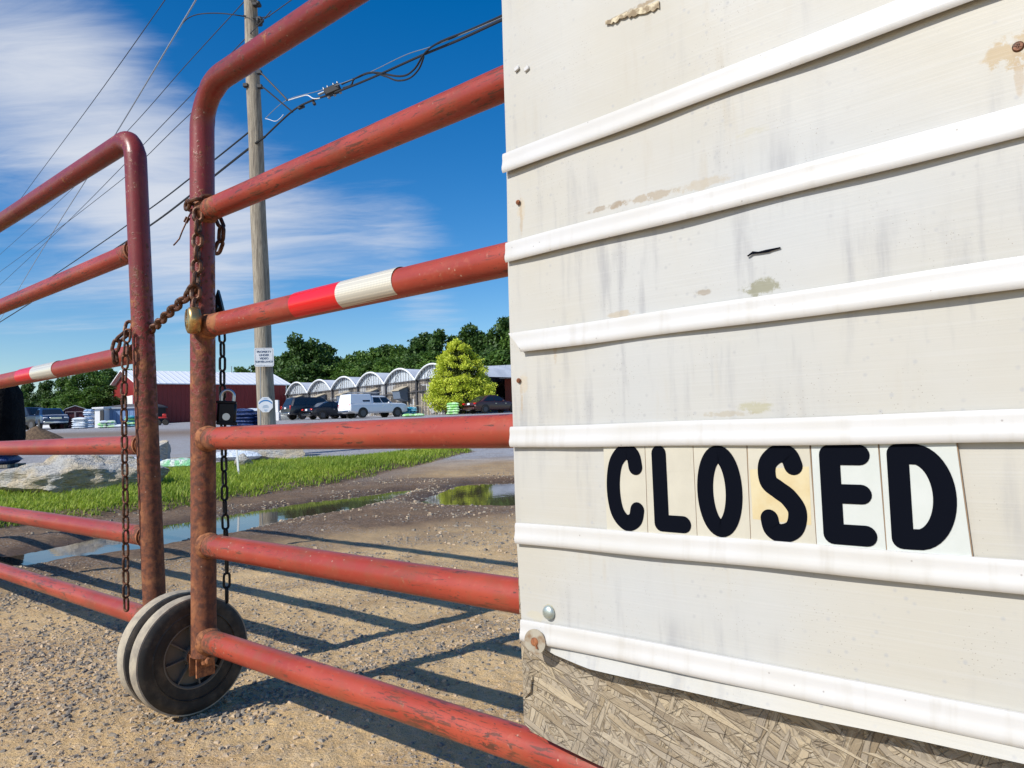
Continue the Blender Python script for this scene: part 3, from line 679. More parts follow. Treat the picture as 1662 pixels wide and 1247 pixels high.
# ---------------------------------------------------------------- sign
SD = Vector((-(831 + 486) / 1200, 1, 0)).normalized(); SU = -SD; SNm = Vector((-.673, -.739, 0)); SNm = Vector((SU.y, -SU.x, 0)); SNm = SNm if SNm.y < 0 else -SNm
Q0 = at(820, 700, .965); Q0.z = 0
def suv(px, py, w=0.0):
    r_ = ray(px, py); q = Q0 + SNm * w; s_ = (q - CAM).dot(SNm) / r_.dot(SNm); p = CAM + r_ * s_; return (p - Q0).dot(SU), p.z
s_ang = math.atan2(SU.y, SU.x)
sg_ = thing('sign', 'large white letter board on a chipboard backing, lettered CLOSED', 'sign', Q0, s_ang)
def L3(u, v, w): return (u, -w, v)        # local coordinates of the sign (x right, y into the board, z up)
def m_face(T):
    P = T.oc; sx = T.new('ShaderNodeSeparateXYZ'); T.l.new(P, sx.inputs[0])
    n1 = T.noise(P, 3.2, 5, .55); c = T.mix(T.mrange(n1, .35, .68), (.475, .452, .39), (.49, .482, .45))
    c = T.mix(T.math('MULTIPLY', T.mrange(T.noise(P, 1.6, 2), .45, .65), .5), c, (.43, .455, .475))
    # grey run-down streaks
    stv = T.noise(T.mapping(P, scale=(16, 1, 2.0)), 2.2, 5, .6); stv2 = T.noise(T.mapping(P, scale=(1.4, 1, 1.4)), 2.6, 3)
    c = T.mix(T.math('MULTIPLY', T.math('MULTIPLY', T.mrange(stv, .50, .72), T.mrange(stv2, .40, .60)), .66), c, (.27, .27, .285))
    st3 = T.noise(T.mapping(P, scale=(34, 1, 5)), 1.5, 5, .6); c = T.mix(T.math('MULTIPLY', T.math('MULTIPLY', T.mrange(st3, .52, .70), T.mrange(T.noise(P, 2.2, 2), .48, .6)), .5), c, (.44, .40, .33))
    # mildew specks
    v = T.voro(P, 85); k = T.math('MULTIPLY', T.mrange(v, .24, .05), T.mrange(T.noise(P, 9, 3), .46, .56)); c = T.mix(T.math('MULTIPLY', k, .7), c, (.38, .38, .38))
    v = T.voro(P, 300); k = T.math('MULTIPLY', T.mrange(v, .16, .06), T.mrange(T.noise(P, 14, 3), .50, .60)); c = T.mix(T.math('MULTIPLY', k, .8), c, (.20, .16, .12))
    # brown grime lying above each ledge
    c0 = c
    for (u0, v0, su, sv, col, am) in STAINS:
        du = T.math('DIVIDE', T.math('SUBTRACT', sx.outputs[0], u0), su); dv = T.math('DIVIDE', T.math('SUBTRACT', sx.outputs[2], v0), sv)
        d_ = T.math('EXPONENT', T.math('MULTIPLY', T.math('ADD', T.math('MULTIPLY', du, du), T.math('MULTIPLY', dv, dv)), -1.0))
        k = T.math('MULTIPLY', T.mrange(T.math('MULTIPLY', d_, T.mrange(T.noise(P, 60, 6, .75), .30, .66, .3, 1.35)), .38, .72), am); c = T.mix(k, c, col)
    ln_ = T.noise(T.mapping(P, scale=(2, 1, 160)), 2.5, 3, .5)        # faint brushed texture
    c = T.mix(T.math('MULTIPLY', T.mrange(ln_, .5, .7), .16), c, (.53, .525, .515))
    T.put(T.b, 'Base Color', c); T.put(T.b, 'Normal', T.bump(T.math('ADD', T.math('MULTIPLY', T.noise(P, 7, 3), 1.0), T.math('MULTIPLY', ln_, .05)), .25, .01))
STAINS = []
for px, py, su, sv, col, am in ((1235, 467, .034, .018, (.25, .24, .13), .9), (1050, 320, .08, .010, (.42, .33, .22), .8), (990, 335, .05, .008, (.35, .27, .18), .8), (1135, 300, .06, .012, (.52, .43, .3), .6), (1010, 510, .03, .008, (.5, .38, .22), .6), (1140, 475, .02, .006, (.3, .22, .13), .7),
                                (1225, 662, .03, .012, (.45, .42, .24), .7), (1180, 672, .05, .006, (.45, .38, .26), .6), (1648, 85, .035, .03, (.50, .36, .18), .9), (1030, 15, .05, .006, (.40, .31, .2), .95), (1000, 30, .02, .005, (.3, .24, .17), .9), (1060, 0, .03, .006, (.40, .31, .2), .95),
                                (893, 990, .018, .012, (.5, .42, .2), .7), (870, 1000, .03, .012, (.62, .56, .40), .6), (845, 340, .012, .03, (.64, .52, .34), .5), (850, 620, .012, .03, (.64, .52, .34), .5), (1220, 215, .03, .01, (.55, .50, .3), .3)):
    u, v = suv(px, py); STAINS.append((u, v, su * .72, sv * .6, tuple(q * .8 for q in col), am * .8))
for px, py, su, sv in ((845, 350, .003, .03), (846, 640, .003, .03), (1653, 110, .004, .03), (900, 560, .004, .03), (1400, 720, .004, .02)):
    u, v = suv(px, py); STAINS.append((u, v, su, sv, (.40, .30, .19), .5))
facem = mat('aged_white_plastic', m_face, Roughness=.5, Specular_IOR_Level=.25)
def m_strip(T):
    n_ = T.noise(T.oc, 6, 4); c = T.mix(T.mrange(n_, .35, .7), (.58, .572, .56), (.54, .525, .49)); v = T.voro(T.oc, 60); k = T.math('MULTIPLY', T.mrange(v, .07, .03), .6); c = T.mix(k, c, (.2, .17, .15)); g_ = T.noise(T.mapping(T.oc, scale=(30, 1, 3)), 1.6, 4, .6); c = T.mix(T.math('MULTIPLY', T.mrange(g_, .52, .72), .35), c, (.42, .39, .33)); T.put(T.b, 'Base Color', c)
    T.put(T.b, 'Normal', T.bump(T.noise(T.mapping(T.oc, scale=(.4, 1, 1)), 12, 3), .12, .006))
stripm = mat('white_track_plastic', m_strip, Roughness=.32)
def m_osb(T):
    P = T.oc; wob = T.new('ShaderNodeTexNoise'); T.l.new(P, wob.inputs['Vector']); wob.inputs['Scale'].default_value = 9; wob.inputs['Detail'].default_value = 3
    P2 = T.vmath('ADD', P, T.vmath('MULTIPLY', wob.outputs['Color'], (.006, 0, .006)))
    col = None; hgt = None
    for i, (ang, sx_, sz_) in enumerate(((-.5, 15, 110), (.7, 20, 130), (-1.1, 17, 130), (.1, 20, 140), (-.75, 16, 130), (1.2, 19, 150), (-.3, 15, 140))):
        q = T.rmap(P2, ang, (sx_, 1, sz_), (i * 3.7, i, i * 1.3)); fl = T.vmath('MULTIPLY', q, (1, 0, 1))
        v = T.new('ShaderNodeTexVoronoi'); T.l.new(fl, v.inputs['Vector']); v.inputs['Scale'].default_value = 1; e = T.new('ShaderNodeTexVoronoi'); e.feature = 'DISTANCE_TO_EDGE'; T.l.new(fl, e.inputs['Vector']); e.inputs['Scale'].default_value = 1
        cs = T.new('ShaderNodeSeparateColor'); T.l.new(v.outputs['Color'], cs.inputs[0])
        g1_ = T.noise(T.rmap(P2, ang, (14, 1, 420), (i, 0, 0)), 1.0, 4, .7)
        c = T.mix(cs.outputs[0], (.22, .165, .10), (.46, .375, .25)); c = T.mix(T.math('MULTIPLY', cs.outputs[2], .45), c, (.34, .31, .27)); c = T.mix(T.math('MULTIPLY', T.mrange(g1_, .46, .34), .75), c, (.11, .08, .055))
        ed = T.mrange(e.outputs[0], .0, .09); c = T.mix(T.math('MULTIPLY', T.math('SUBTRACT', 1.0, ed), T.math('MULTIPLY', cs.outputs[2], .42)), c, (.07, .05, .035))
        h = T.math('ADD', T.math('ADD', T.math('MULTIPLY', cs.outputs[0], .6), T.math('MULTIPLY', ed, .5)), T.math('MULTIPLY', g1_, .5))
        if col is None: col, hgt = c, h
        else:
            mk = T.math('GREATER_THAN', T.math('ADD', T.math('MULTIPLY', cs.outputs[1], .5), T.math('MULTIPLY', T.noise(T.mapping(P, scale=(1, 1, 1.6), rot=(0, ang, 0), loc=(i * 4.1, 0, i)), 15, 2, .5, .6), .62)), .64); col = T.mix(mk, col, c); hgt = T.math('ADD', T.math('MULTIPLY', hgt, T.math('SUBTRACT', 1.0, mk)), T.math('MULTIPLY', T.math('ADD', h, .15 * i), mk))
    for i, an_ in enumerate((.5, -.6, 1.2)):
        cr = T.noise(T.rmap(P2, an_, (16, 1, 230), (i * 5, 0, 2)), 1.0, 6, .75, .4); col = T.mix(T.math('MULTIPLY', T.mrange(cr, .385, .34), .85), col, (.06, .042, .03)); col = T.mix(T.math('MULTIPLY', T.mrange(cr, .60, .68), .5), col, (.52, .46, .35)); hgt = T.math('ADD', hgt, T.math('MULTIPLY', T.mrange(cr, .34, .40), .5))
    dirt = T.mrange(T.noise(P, 6, 4), .42, .68); col = T.mix(T.math('MULTIPLY', dirt, .35), col, (.30, .27, .23))
    T.put(T.b, 'Base Color', col); T.put(T.b, 'Normal', T.bump(hgt, .8, .003))
osbm = mat('weathered_chipboard', m_osb, Roughness=.95)
U_END = .86
vt = suv(830, -140)[1]
# backing board: L-shaped lower corner
bw = -.0135; bt = .0115
ub0 = suv(844, 1000, bw)[0]; vb0 = suv(848, 1172, bw)[1]; vb1 = suv(860, 1187, bw)[1]; ub1 = suv(862, 1187, bw)[0]; ubR, vbR = suv(985, 1247, bw)
sl = (vbR - vb1) / (ubR - ub1)
outl = [(ub0 + .02, vt - .02), (ub0 + .02, vb0 + .34), (ub0 + .001, vb0 + .27), (ub0 - .001, vb0 + .16), (ub0 + .001, vb0 + .05), (ub0, vb0), (ub1, vb1)]
nk = 24
for k in range(1, nk): u = ub1 + (U_END - ub1) * k / nk; outl.append((u, vb1 + sl * (u - ub1) * (1 if u < ubR * 1.5 else .9) + random.uniform(-.0012, .0012)))
outl += [(U_END, vb1 + sl * (U_END - ub1) * .9), (U_END, vt - .02)]
m = MB(); m.prism([L3(u, v, bw - bt) for u, v in outl][::-1], (0, -bt, 0)); board = m.build('backing_board', osbm, sg_, local=True, smooth=0)
# face sheet
ul = lambda z: None
eL = [(0, suv(815, 0)[0]), (0, 0)]
uA, vA = suv(815, 20); uB, vB = suv(822, 300); uC, vC = suv(829, 600); uD, vD = suv(838, 850); uE, vE = suv(846, 1020)
# bottom edge of the sheet
bl = [suv(*p) for p in ((850, 1035), (880, 1056), (950, 1080), (1100, 1114), (1300, 1156), (1500, 1197), (1662, 1232))]
m = MB(); nu, nv = 60, 70; rows = []
def left_u(v):
    ps = [(vE - .02, uE), (vE, uE), (vD, uD), (vC, uC), (vB, uB), (vA, uA), (vt, uA)]
    for (a, ua), (b, ub) in zip(ps, ps[1:]):
        if a <= v <= b: return ua + (ub - ua) * (v - a) / (b - a)
    return ps[0][1] if v < ps[0][0] else ps[-1][1]
def bot_v(u):
    for (ua, va), (ub, vb) in zip(bl, bl[1:]):
        if ua <= u <= ub: return va + (vb - va) * (u - ua) / (ub - ua)
    return bl[0][1] if u < bl[0][0] else bl[-1][1]
vs = []
for layer in (0, 1):
    for j in range(nv + 1):
        for i in range(nu + 1):
            s_ = i / nu; u = s_ * U_END; b_ = bot_v(u); v = b_ + (vt - b_) * j / nv; u0 = left_u(v); u = u0 + (U_END - u0) * s_
            w = .0014 * math.sin(u * 9 + v * 3) * math.sin(v * 17) + .0008 * math.sin(u * 31 + v * 11)
            if j < 3: w += (.0085, .0035, .0008)[j] * min(1, max(0, u - .02) / .10)
            vs.append(L3(u, v, w if layer == 0 else w - .0022))
n1_ = (nu + 1) * (nv + 1); fs = []
for j in range(nv):
    for i in range(nu):
        a = j * (nu + 1) + i; q = (a, a + 1, a + nu + 2, a + nu + 1); fs.append(q); fs.append(tuple(x + n1_ for x in q[::-1]))
for i in range(nu): fs.append((i + 1, i, i + n1_, i + 1 + n1_)); a = nv * (nu + 1) + i; fs.append((a, a + 1, a + 1 + n1_, a + n1_))
for j in range(nv): a = j * (nu + 1); b = a + nu + 1; fs.append((a, b, b + n1_, a + n1_)); a += nu; b += nu; fs.append((b, a, a + n1_, b + n1_))
m.add(vs, fs); m.build('face_sheet', facem, sg_, local=True)
# tracks
def track(ptsTop, hgt, u_from=None, jag=0):
    uv = [suv(*p) for p in ptsTop]
    uv = [(u, v) for u, v in uv]; u0 = uv[0][0]; (ua, va), (ub, vb) = uv[-2], uv[-1]
    uv.append((U_END, vb + (vb - va) / (ub - ua) * (U_END - ub) * .5))
    prof = [(0.0, .0012), (-.0002, .0040), (-.0010, .0048), (-.0035, .0054), (-.006, .0056), (-.010, .0054), (-.015, .0062), (-.019, .0074), (-.023, .0074), (-.0258, .0064), (-.0270, .0054), (-.0262, .0040), (-.0250, .0036), (-.0250, .0012)]
    sc_ = hgt / .027; prof = [(a * sc_, b) for a, b in prof]
    m = MB(); n = 40; vs = []
    for i in range(n + 1):
        u = u0 + (U_END - u0) * i / n
        for (a, va_), (b, vb_) in zip(uv, uv[1:]):
            if a <= u <= b + 1e-9: f = (u - a) / (b - a); v = va_ + (vb_ - va_) * f; break
        for q, (dv, w) in enumerate(prof):
            cut = jag * (.010 * (dv / -hgt)) * (1 if i == 0 else 0)
            vs.append(L3(u + cut, v + dv + .0004 * math.sin(u * 23 + ptsTop[0][1]), w + .0012 + .0006 * math.sin(u * 14 + ptsTop[0][1])))
    k = len(prof); fs = [(i * k + j, i * k + (j + 1) % k, (i + 1) * k + (j + 1) % k, (i + 1) * k + j) for i in range(n) for j in range(k)]
    fs += [tuple(range(k))[::-1], tuple(n * k + j for j in range(k))]; m.add(vs, fs); return m.build('letter_track', stripm, sg_, local=True, smooth=30)
TR = [[(821, 252), (1110, 140), (1467, 0)], [(825, 395), (1230, 288), (1662, 172)], [(830, 542), (1260, 478), (1662, 417)], [(833, 693), (1250, 679), (1662, 664)], [(841, 848), (1250, 877), (1662, 908)], [(849, 1004), (1080, 1044), (1350, 1097), (1662, 1155)]]
for k, tp in enumerate(TR): track(tp, .0262, jag=2.6 if k == 2 else 0)
# residue of the missing uppermost track
m = MB(); u0, v0 = suv(985, 36); u1, v1 = suv(1072, 2); n = 26
pts = [(u0 + (u1 - u0) * i / n, v0 + (v1 - v0) * i / n + random.uniform(-.0012, .0012)) for i in range(n + 1)]; pts2 = [(u, v - .004 - random.uniform(0, .003) - .003 * (i > n * .5)) for i, (u, v) in enumerate(pts)]
gl = mat('dried_glue', lambda T: T.put(T.b, 'Base Color', T.mix(T.mrange(T.noise(T.oc, 120, 4), .4, .6), (.62, .54, .38), (.25, .19, .12))), Roughness=.9)
m.prism([L3(u, v, .0022) for u, v in pts + pts2[::-1]], (0, -.0012, 0)); m.build('glue_residue', gl, sg_, local=True, smooth=0)
for px, py in ((841, 113), (857, 113)):
    u, v = suv(px, py); m = MB(); m.box(L3(u, v, .0028), (.008, .0030, .006), bev=.001, M=Matrix.Rotation(-.3, 4, 'Y')); m.build('track_stub', stripm, sg_, local=True)
# pen mark
u0, v0 = suv(1214, 416); u1, v1 = suv(1268, 403)
mk = [(u0, v0), (u0 + .006, v0 + .0035), (u0 + .012, v0 + .002), (u0 + .02, v0 + .0025), (u1 - .008, v1 + .0008), (u1, v1 + .0008), (u1, v1 - .0004), (u1 - .009, v1 - .0012), (u0 + .022, v0 - .0002), (u0 + .012, v0 + .0003), (u0 + .006, v0 + .001), (u0 + .001, v0 - .001)]
inkm = mat('black_ink', Base_Color=(.003, .004, .008), Roughness=.9, Specular_IOR_Level=.05)
m = MB(); m.prism([L3(u, v, .0016) for u, v in mk], (0, -.0008, 0)); m.build('ink_mark', inkm, sg_, local=True, smooth=0)
# screws, bolt, washer
def screw(px, py, r_, material, w=.001):
    u, v = suv(px, py); m = MB(); m.lathe([(r_, 0), (r_, .0010), (r_ * .8, .0020), (r_ * .35, .0021), (r_ * .25, .0012)], L3(u, v, w), (0, -1, 0), 20)
    for a in (0.4, 1.97): m.box(L3(u, v, w + .0021), (r_ * 1.1, .0006, r_ * .18), M=Matrix.Rotation(a, 4, 'Y'))
    return m.build('screw', material, sg_, local=True)
for px, py in ((842, 329), (843, 618), (1653, 77)): screw(px, py, .0032 if px < 1000 else .0042, rusto if px < 1000 else rustm)
u, v = suv(892, 994); m = MB(); m.lathe([(.0088, .0), (.0088, .0012), (.0078, .0032), (.0050, .0048), (.002, .0054)], L3(u, v, .001), (0, -1, 0), 32); m.build('carriage_bolt', mat('zinc', lambda T: T.put(T.b, 'Base Color', T.mix(T.noise(T.oc, 80, 4), (.35, .42, .38), (.6, .64, .6))), Metallic=.7, Roughness=.42), sg_, local=True)
u, v = suv(870, 1041, .01); washm = mat('dull_washer', lambda T: T.put(T.b, 'Base Color', T.mix(T.mrange(T.noise(T.oc, 70, 5), .4, .65), (.42, .38, .30), (.26, .17, .10))), Metallic=.35, Roughness=.6)
m = MB(); ax = (.16, -1, .05); m.lathe([(.0150, -.0008), (.0150, .0006), (.004, .0010), (.004, -.0008)], L3(u, v, .012), ax, 36, closed=True); ws = m.build('washer', washm, sg_, local=True, smooth=30)
m = MB(); m.lathe([(.0052, -.004), (.0052, .0012), (.003, .0026)], L3(u, v, .0122), ax, 20); m.box(L3(u + .003, v - .004, .0138), (.0018, .002, .008), M=Matrix.Rotation(-.5, 4, 'Y')); m.build('screw', rusto, sg_, local=True)
# splinter on the backing board
u, v = suv(863, 1120, bw)
m = MB(); m.tube([L3(u - .012, v - .012, bw + .001), L3(u, v, bw + .0035), L3(u + .004, v + .02, bw + .002)], [.0008, .0022, .0006], 6); m.build('splinter', osbm, sg_, local=True)

# letter tiles -------------------------------------------------------------
def stroke(m, pts, hw, closed=False, w=0.0, th=.0003, cap=True):
    """flat ribbon with round ends"""
    P_ = [Vector((p[0], p[1])) for p in pts]; n = len(P_); L_ = []; R__ = []
    for i in range(n):
        a = P_[(i - 1) % n] if (closed or i > 0) else P_[i]; b = P_[(i + 1) % n] if (closed or i < n - 1) else P_[i]
        d = (b - a).normalized(); nn = Vector((-d.y, d.x)); h_ = hw[i] if isinstance(hw, list) else hw; L_.append(P_[i] + nn * h_); R__.append(P_[i] - nn * h_)
    if closed:
        vs = [L3(p.x, p.y, w + th) for p in L_ + R__]; m.add(vs, [(i, n + i, n + (i + 1) % n, (i + 1) % n) for i in range(n)]); return
    out = list(L_)
    def capv(c, a0, sgn, h_): return [c + Vector((math.cos(a0 + sgn * math.pi * k / 10), math.sin(a0 + sgn * math.pi * k / 10))) * h_ for k in range(1, 10)]
    hE = hw[-1] if isinstance(hw, list) else hw; h0 = hw[0] if isinstance(hw, list) else hw
    dE = (P_[-1] - P_[-2]).normalized(); aE = math.atan2(dE.x, -dE.y); cE = capv(P_[-1], math.atan2(dE.x, -dE.y), -1, hE)
    d0 = (P_[1] - P_[0]).normalized(); c0 = capv(P_[0], math.atan2(-d0.x, d0.y), -1, h0)
    vs = [L3(p.x, p.y, w + th) for p in L_ + R__]; fs = [(i, n + i, n + i + 1, i + 1) for i in range(n - 1)]
    o = len(vs); vs += [L3(p.x, p.y, w + th) for p in cE]; fs.append(tuple([n - 1] + list(range(o, o + 9)) + [2 * n - 1]))
    o = len(vs); vs += [L3(p.x, p.y, w + th) for p in c0]; fs.append(tuple([n] + list(range(o, o + 9)) + [0]))
    m.add(vs, fs)
def spl(pts, k=8, closed=False):
    n = len(pts); out = []
    for i in range(n if closed else n - 1):
        p0 = pts[(i - 1) % n] if (closed or i > 0) else pts[i]; p1 = pts[i]; p2 = pts[(i + 1) % n]; p3 = pts[(i + 2) % n] if (closed or i < n - 2) else p2
        for j in range(k):
            s_ = j / k; out.append(tuple(.5 * ((2 * p1[c_]) + (-p0[c_] + p2[c_]) * s_ + (2 * p0[c_] - 5 * p1[c_] + 4 * p2[c_] - p3[c_]) * s_ ** 2 + (-p0[c_] + 3 * p1[c_] - 3 * p2[c_] + p3[c_]) * s_ ** 3) for c_ in (0, 1)))
    if not closed: out.append(tuple(pts[-1]))
    return out
def m_tile(c0, c1):
    def f(T):
        n_ = T.noise(T.oc, 30, 4); T.put(T.b, 'Base Color', T.mix(T.mrange(n_, .35, .65), c0, c1)); T.b.inputs['Roughness'].default_value = .35
    return f
tc = mat('cream_tile', m_tile((.53, .50, .41), (.495, .465, .38))); tg_ = mat('greenish_white_tile', m_tile((.55, .575, .545), (.52, .545, .51))); ty = mat('yellowed_tape', m_tile((.55, .44, .24), (.59, .51, .32)))
edgem = mat('tile_edge_grime', Base_Color=(.30, .20, .12), Roughness=.8)
# letter : tile corners (picture) top-left, top-right, bottom-right, bottom-left ; letter box left,right at top and bottom
Lt = {
 'C': (((979, 723), (1046, 722), (1051, 867), (985, 858)), (985, 1044, 723, 859)),
 'L': (((1047, 722), (1124, 722), (1131, 871), (1052, 867)), (1060, 1119, 723, 864)),
 'O': (((1125, 721), (1211, 720), (1218, 880), (1132, 872)), (1132, 1205, 723, 872)),
 'S': (((1213, 720), (1313, 720), (1325, 886), (1219, 880)), (1231, 1309, 723, 880)),
 'E': (((1316, 719), (1424, 718), (1438, 892), (1326, 886)), (1333, 1420, 722, 885)),
 'D': (((1427, 718), (1551, 717), (1578, 906), (1440, 895)), (1444, 1552, 721, 893))}
labs = {'C': 'cream letter tile with a black C, first in the word CLOSED', 'L': 'cream letter tile with a black L, its face cracked and lifting at the upper corner', 'O': 'cream letter tile with a black O, third in the word CLOSED',
        'S': 'letter tile with a black S, patched with yellowed tape across the middle', 'E': 'greenish white letter tile with a black E', 'D': 'wide greenish white slanted letter tile with a black D, last in the word CLOSED'}
for ch, (quad, (x0, x1, y0, y1)) in Lt.items():
    TW = .0022
    q = [suv(px, py, TW + .001) for px, py in quad]; cu = sum(p[0] for p in q) / 4; cv = sum(p[1] for p in q) / 4
    loc = Q0 + SU * cu + Vector((0, 0, q[3][1])); tl = thing('letter_tile', labs[ch], 'letter tile', loc, s_ang)
    ou, ov = cu, q[3][1]
    q2 = [(a - ou, b - ov) for a, b in q]
    # tuck under the tracks a little
    q2 = [(q2[0][0], q2[0][1] + .002), (q2[1][0], q2[1][1] + .002), (q2[2][0], q2[2][1] - .002), (q2[3][0], q2[3][1] - .002)]
    m = MB(); m.prism([L3(a, b, .0012) for a, b in q2][::-1], (0, -TW + .0004, 0)); m.build('plate', tc if ch in 'CLOS' else tg_, tl, local=True, smooth=0)
    # grime line at the right edge
    m = MB(); (ax_, ay_), (bx_, by_) = q2[1], q2[2]; m.prism([L3(ax_ + .0001, ay_, .0012), L3(ax_ + .0008, ay_, .0012), L3(bx_ + .0008, by_, .0012), L3(bx_ + .0001, by_, .0012)], (0, -.0012, 0)); m.build('edge_grime', edgem, tl, local=True, smooth=0)
    # letter box to local uv
    A = suv(x0, (y0 + y1) / 2, TW + .001); B = suv(x1, (y0 + y1) / 2, TW + .001); T0 = suv((x0 + x1) / 2, y0, TW + .001); T1 = suv((x0 + x1) / 2, y1, TW + .001)
    bu0, bu1 = A[0] - ou, B[0] - ou; bv1, bv0 = T0[1] - ov, T1[1] - ov; bw_, bh_ = bu1 - bu0, bv1 - bv0
    hwx = {'E': .0093, 'D': .0084}.get(ch, .0090)
    def Q(x, y): return (bu0 + hwx + (bw_ - 2 * hwx) * x, bv0 + hwx + (bh_ - 2 * hwx) * y)
    m = MB(); wl = TW + .0010
    if ch == 'C':
        p = spl([Q(1.0, .80), Q(.90, .97), Q(.55, 1.02), Q(.15, .85), Q(0, .5), Q(.12, .15), Q(.5, -.02), Q(.88, .03), Q(1.0, .17)]); stroke(m, p, hwx, w=wl)
    if ch == 'L':
        stroke(m, [Q(0, 1), Q(0, .5), Q(0, 0)], hwx, w=wl); stroke(m, [Q(0, 0), Q(.5, 0), Q(1, 0)], hwx, w=wl + .00005)
    if False:
        p = [Q(0, 1), Q(0, .7), Q(0, .3), Q(0, .08), Q(.02, .03), Q(.07, .0), Q(.2, 0), Q(1, 0)]; stroke(m, p, hwx, w=wl)
    if ch == 'O':
        p = [Q(.5 + .5 * math.cos(a), .5 + .5 * math.sin(a)) for a in [2 * math.pi * k / 48 for k in range(48)]]; stroke(m, p, hwx, closed=True, w=wl)
    if ch == 'S':
        p = spl([Q(.93, .86), Q(.78, .99), Q(.42, 1.01), Q(.06, .88), Q(.06, .66), Q(.38, .55), Q(.72, .45), Q(.98, .28), Q(.86, .07), Q(.45, -.01), Q(.12, .04), Q(.03, .17)]); stroke(m, p, hwx, w=wl)
    if ch == 'E':
        stroke(m, [Q(0, 1), Q(0, .5), Q(0, 0)], hwx, w=wl); stroke(m, [Q(0, 1), Q(.5, 1), Q(.92, 1)], hwx, w=wl + .00005)
        stroke(m, [Q(.02, .51), Q(.5, .51), Q(.93, .51)], hwx * .95, w=wl + .00010); stroke(m, [Q(0, 0), Q(.5, 0), Q(1, 0)], hwx, w=wl + .00015)
    if ch == 'D':
        stroke(m, [Q(0, 1), Q(0, .5), Q(0, 0)], hwx * 1.05, w=wl)
        p = [Q(0, 1), Q(.2, 1)] + [Q(.34 + .66 * math.sin(a), .5 + .5 * math.cos(a)) for a in [math.pi * k / 24 for k in range(1, 24)]] + [Q(.2, 0), Q(0, 0)]
        stroke(m, p, hwx * 1.05, w=wl + .00005)
    o = m.build('letter', inkm, tl, local=True, smooth=0); 
    if ch == 'S':
        a0 = suv(1219, 762); a1 = suv(1315, 757); a2 = suv(1319, 852); a3 = suv(1224, 842)
        # tape patch lies on the plate but under the ink of the letter edges
        m = MB(); m.prism([L3(u_ - ou, v_ - ov, .0026) for u_, v_ in (a0, a1, a2, a3)], (0, -.0005, 0)); m.build('tape_patch', ty, tl, local=True, smooth=0)
    if ch == 'L':
        a0 = suv(1082, 766); a1 = suv(1122, 764); a2 = suv(1124, 724); a3 = suv(1083, 724)
        m = MB(); m.prism([L3(u_ - ou, v_ - ov, .0018) for u_, v_ in (a0, a1, a2, a3)], (0, -.0013, 0)); m.build('peeling_flap', tc, tl, local=True, smooth=0)

# ---------------------------------------------------------------- utility pole and lines
def m_wood(T):
    P = T.oc; n_ = T.noise(T.mapping(P, scale=(9, 9, .7)), 3, 6, .65); n2 = T.noise(T.mapping(P, scale=(30, 30, 1.2)), 3, 4, .6)
    c = T.mix(T.mrange(n_, .35, .65), (.40, .35, .27), (.24, .205, .16)); c = T.mix(T.math('MULTIPLY', T.mrange(n2, .52, .62), .6), c, (.09, .075, .06)); T.put(T.b, 'Base Color', c); T.put(T.b, 'Normal', T.bump(T.math('ADD', n_, n2), .6, .02))
woodm = mat('weathered_pole_wood', m_wood, Roughness=.9)
pb_ = onb(434, 13.0); tp_ = at(404.5, -40, 13.0); pd = (tp_ - pb_); 
pole = thing('utility_pole', 'tall weathered grey wooden utility pole standing behind the grass strip', 'utility pole', pb_)
m = MB(); n = 30; m.tube([pb_ + pd * 1.22 * k / n - Vector((0, 0, .4 if k == 0 else 0)) + Vector((.006 * math.sin(k * .9), 0, 0)) for k in range(n + 1)], [.158 - .055 * k / n for k in range(n + 1)], 20); m.build('shaft', woodm, pole)
galv = mat('galvanised', Base_Color=(.30, .31, .32), Metallic=.6, Roughness=.5); darkh = mat('dark_hardware', Base_Color=(.03, .03, .033), Roughness=.6)
def hw_part(name, fn, material=darkh):
    m = MB(); fn(m); return m.build(name, material, pole)
hw_part('insulator', lambda m: (m.box(at(421, 35, 12.9), (.10, .10, .16), bev=.02), m.lathe([(.03, 0), (.05, .03), (.03, .06), (.05, .09), (.03, .12)], at(417, 34, 12.85), (1, 0, 0), 12), m.tube([at(395, 25, 12.9), at(412, 30, 12.9), at(438, 27, 12.9)], .009, 6)))
hw_part('bracket', lambda m: (m.box(at(417, 8, 12.9), (.14, .1, .06), bev=.01), m.lathe([(.02, 0), (.04, .04), (.02, .08)], at(420, 7, 12.84), (0, -1, 0), 10)))
hw_part('bracket', lambda m: m.box(at(418, -8, 12.9), (.16, .1, .08), bev=.01))
for _q in ((421, 118, 12.85), (422, 141, 12.85), (399, 139, 12.9)): hw_part('guy_clamp', lambda m: m.box(at(*_q), (.09, .08, .07), bev=.01))
hw_part('knot', lambda m: m.lathe([(.05, 0), (.03, .012)], at(408, 66, 12.88), (.0, -1, .05), 12), woodm)
def wire(name, label, pts, r_, material, cat='power line', group=None, sag=None, seg=6):
    m = MB(); p = [at(*q) for q in pts]
    if len(p) == 2 and sag is not None:
        a, b = p; p = [a.lerp(b, k / 24) - Vector((0, 0, sag * 4 * (k / 24) * (1 - k / 24))) for k in range(25)]
    elif len(p) > 2:    # Catmull-Rom in 3D
        q = []; n = len(p)
        for i in range(n - 1):
            a, b, c_, d = p[max(i - 1, 0)], p[i], p[i + 1], p[min(i + 2, n - 1)]
            for j in range(8):
                s_ = j / 8; q.append(.5 * (2 * b + (c_ - a) * s_ + (2 * a - 5 * b + 4 * c_ - d) * s_ ** 2 + (3 * b - a - 3 * c_ + d) * s_ ** 3))
        q.append(p[-1]); p = q
    m.tube(p, r_, seg); return tag(m.build(name, material), label, cat, group)
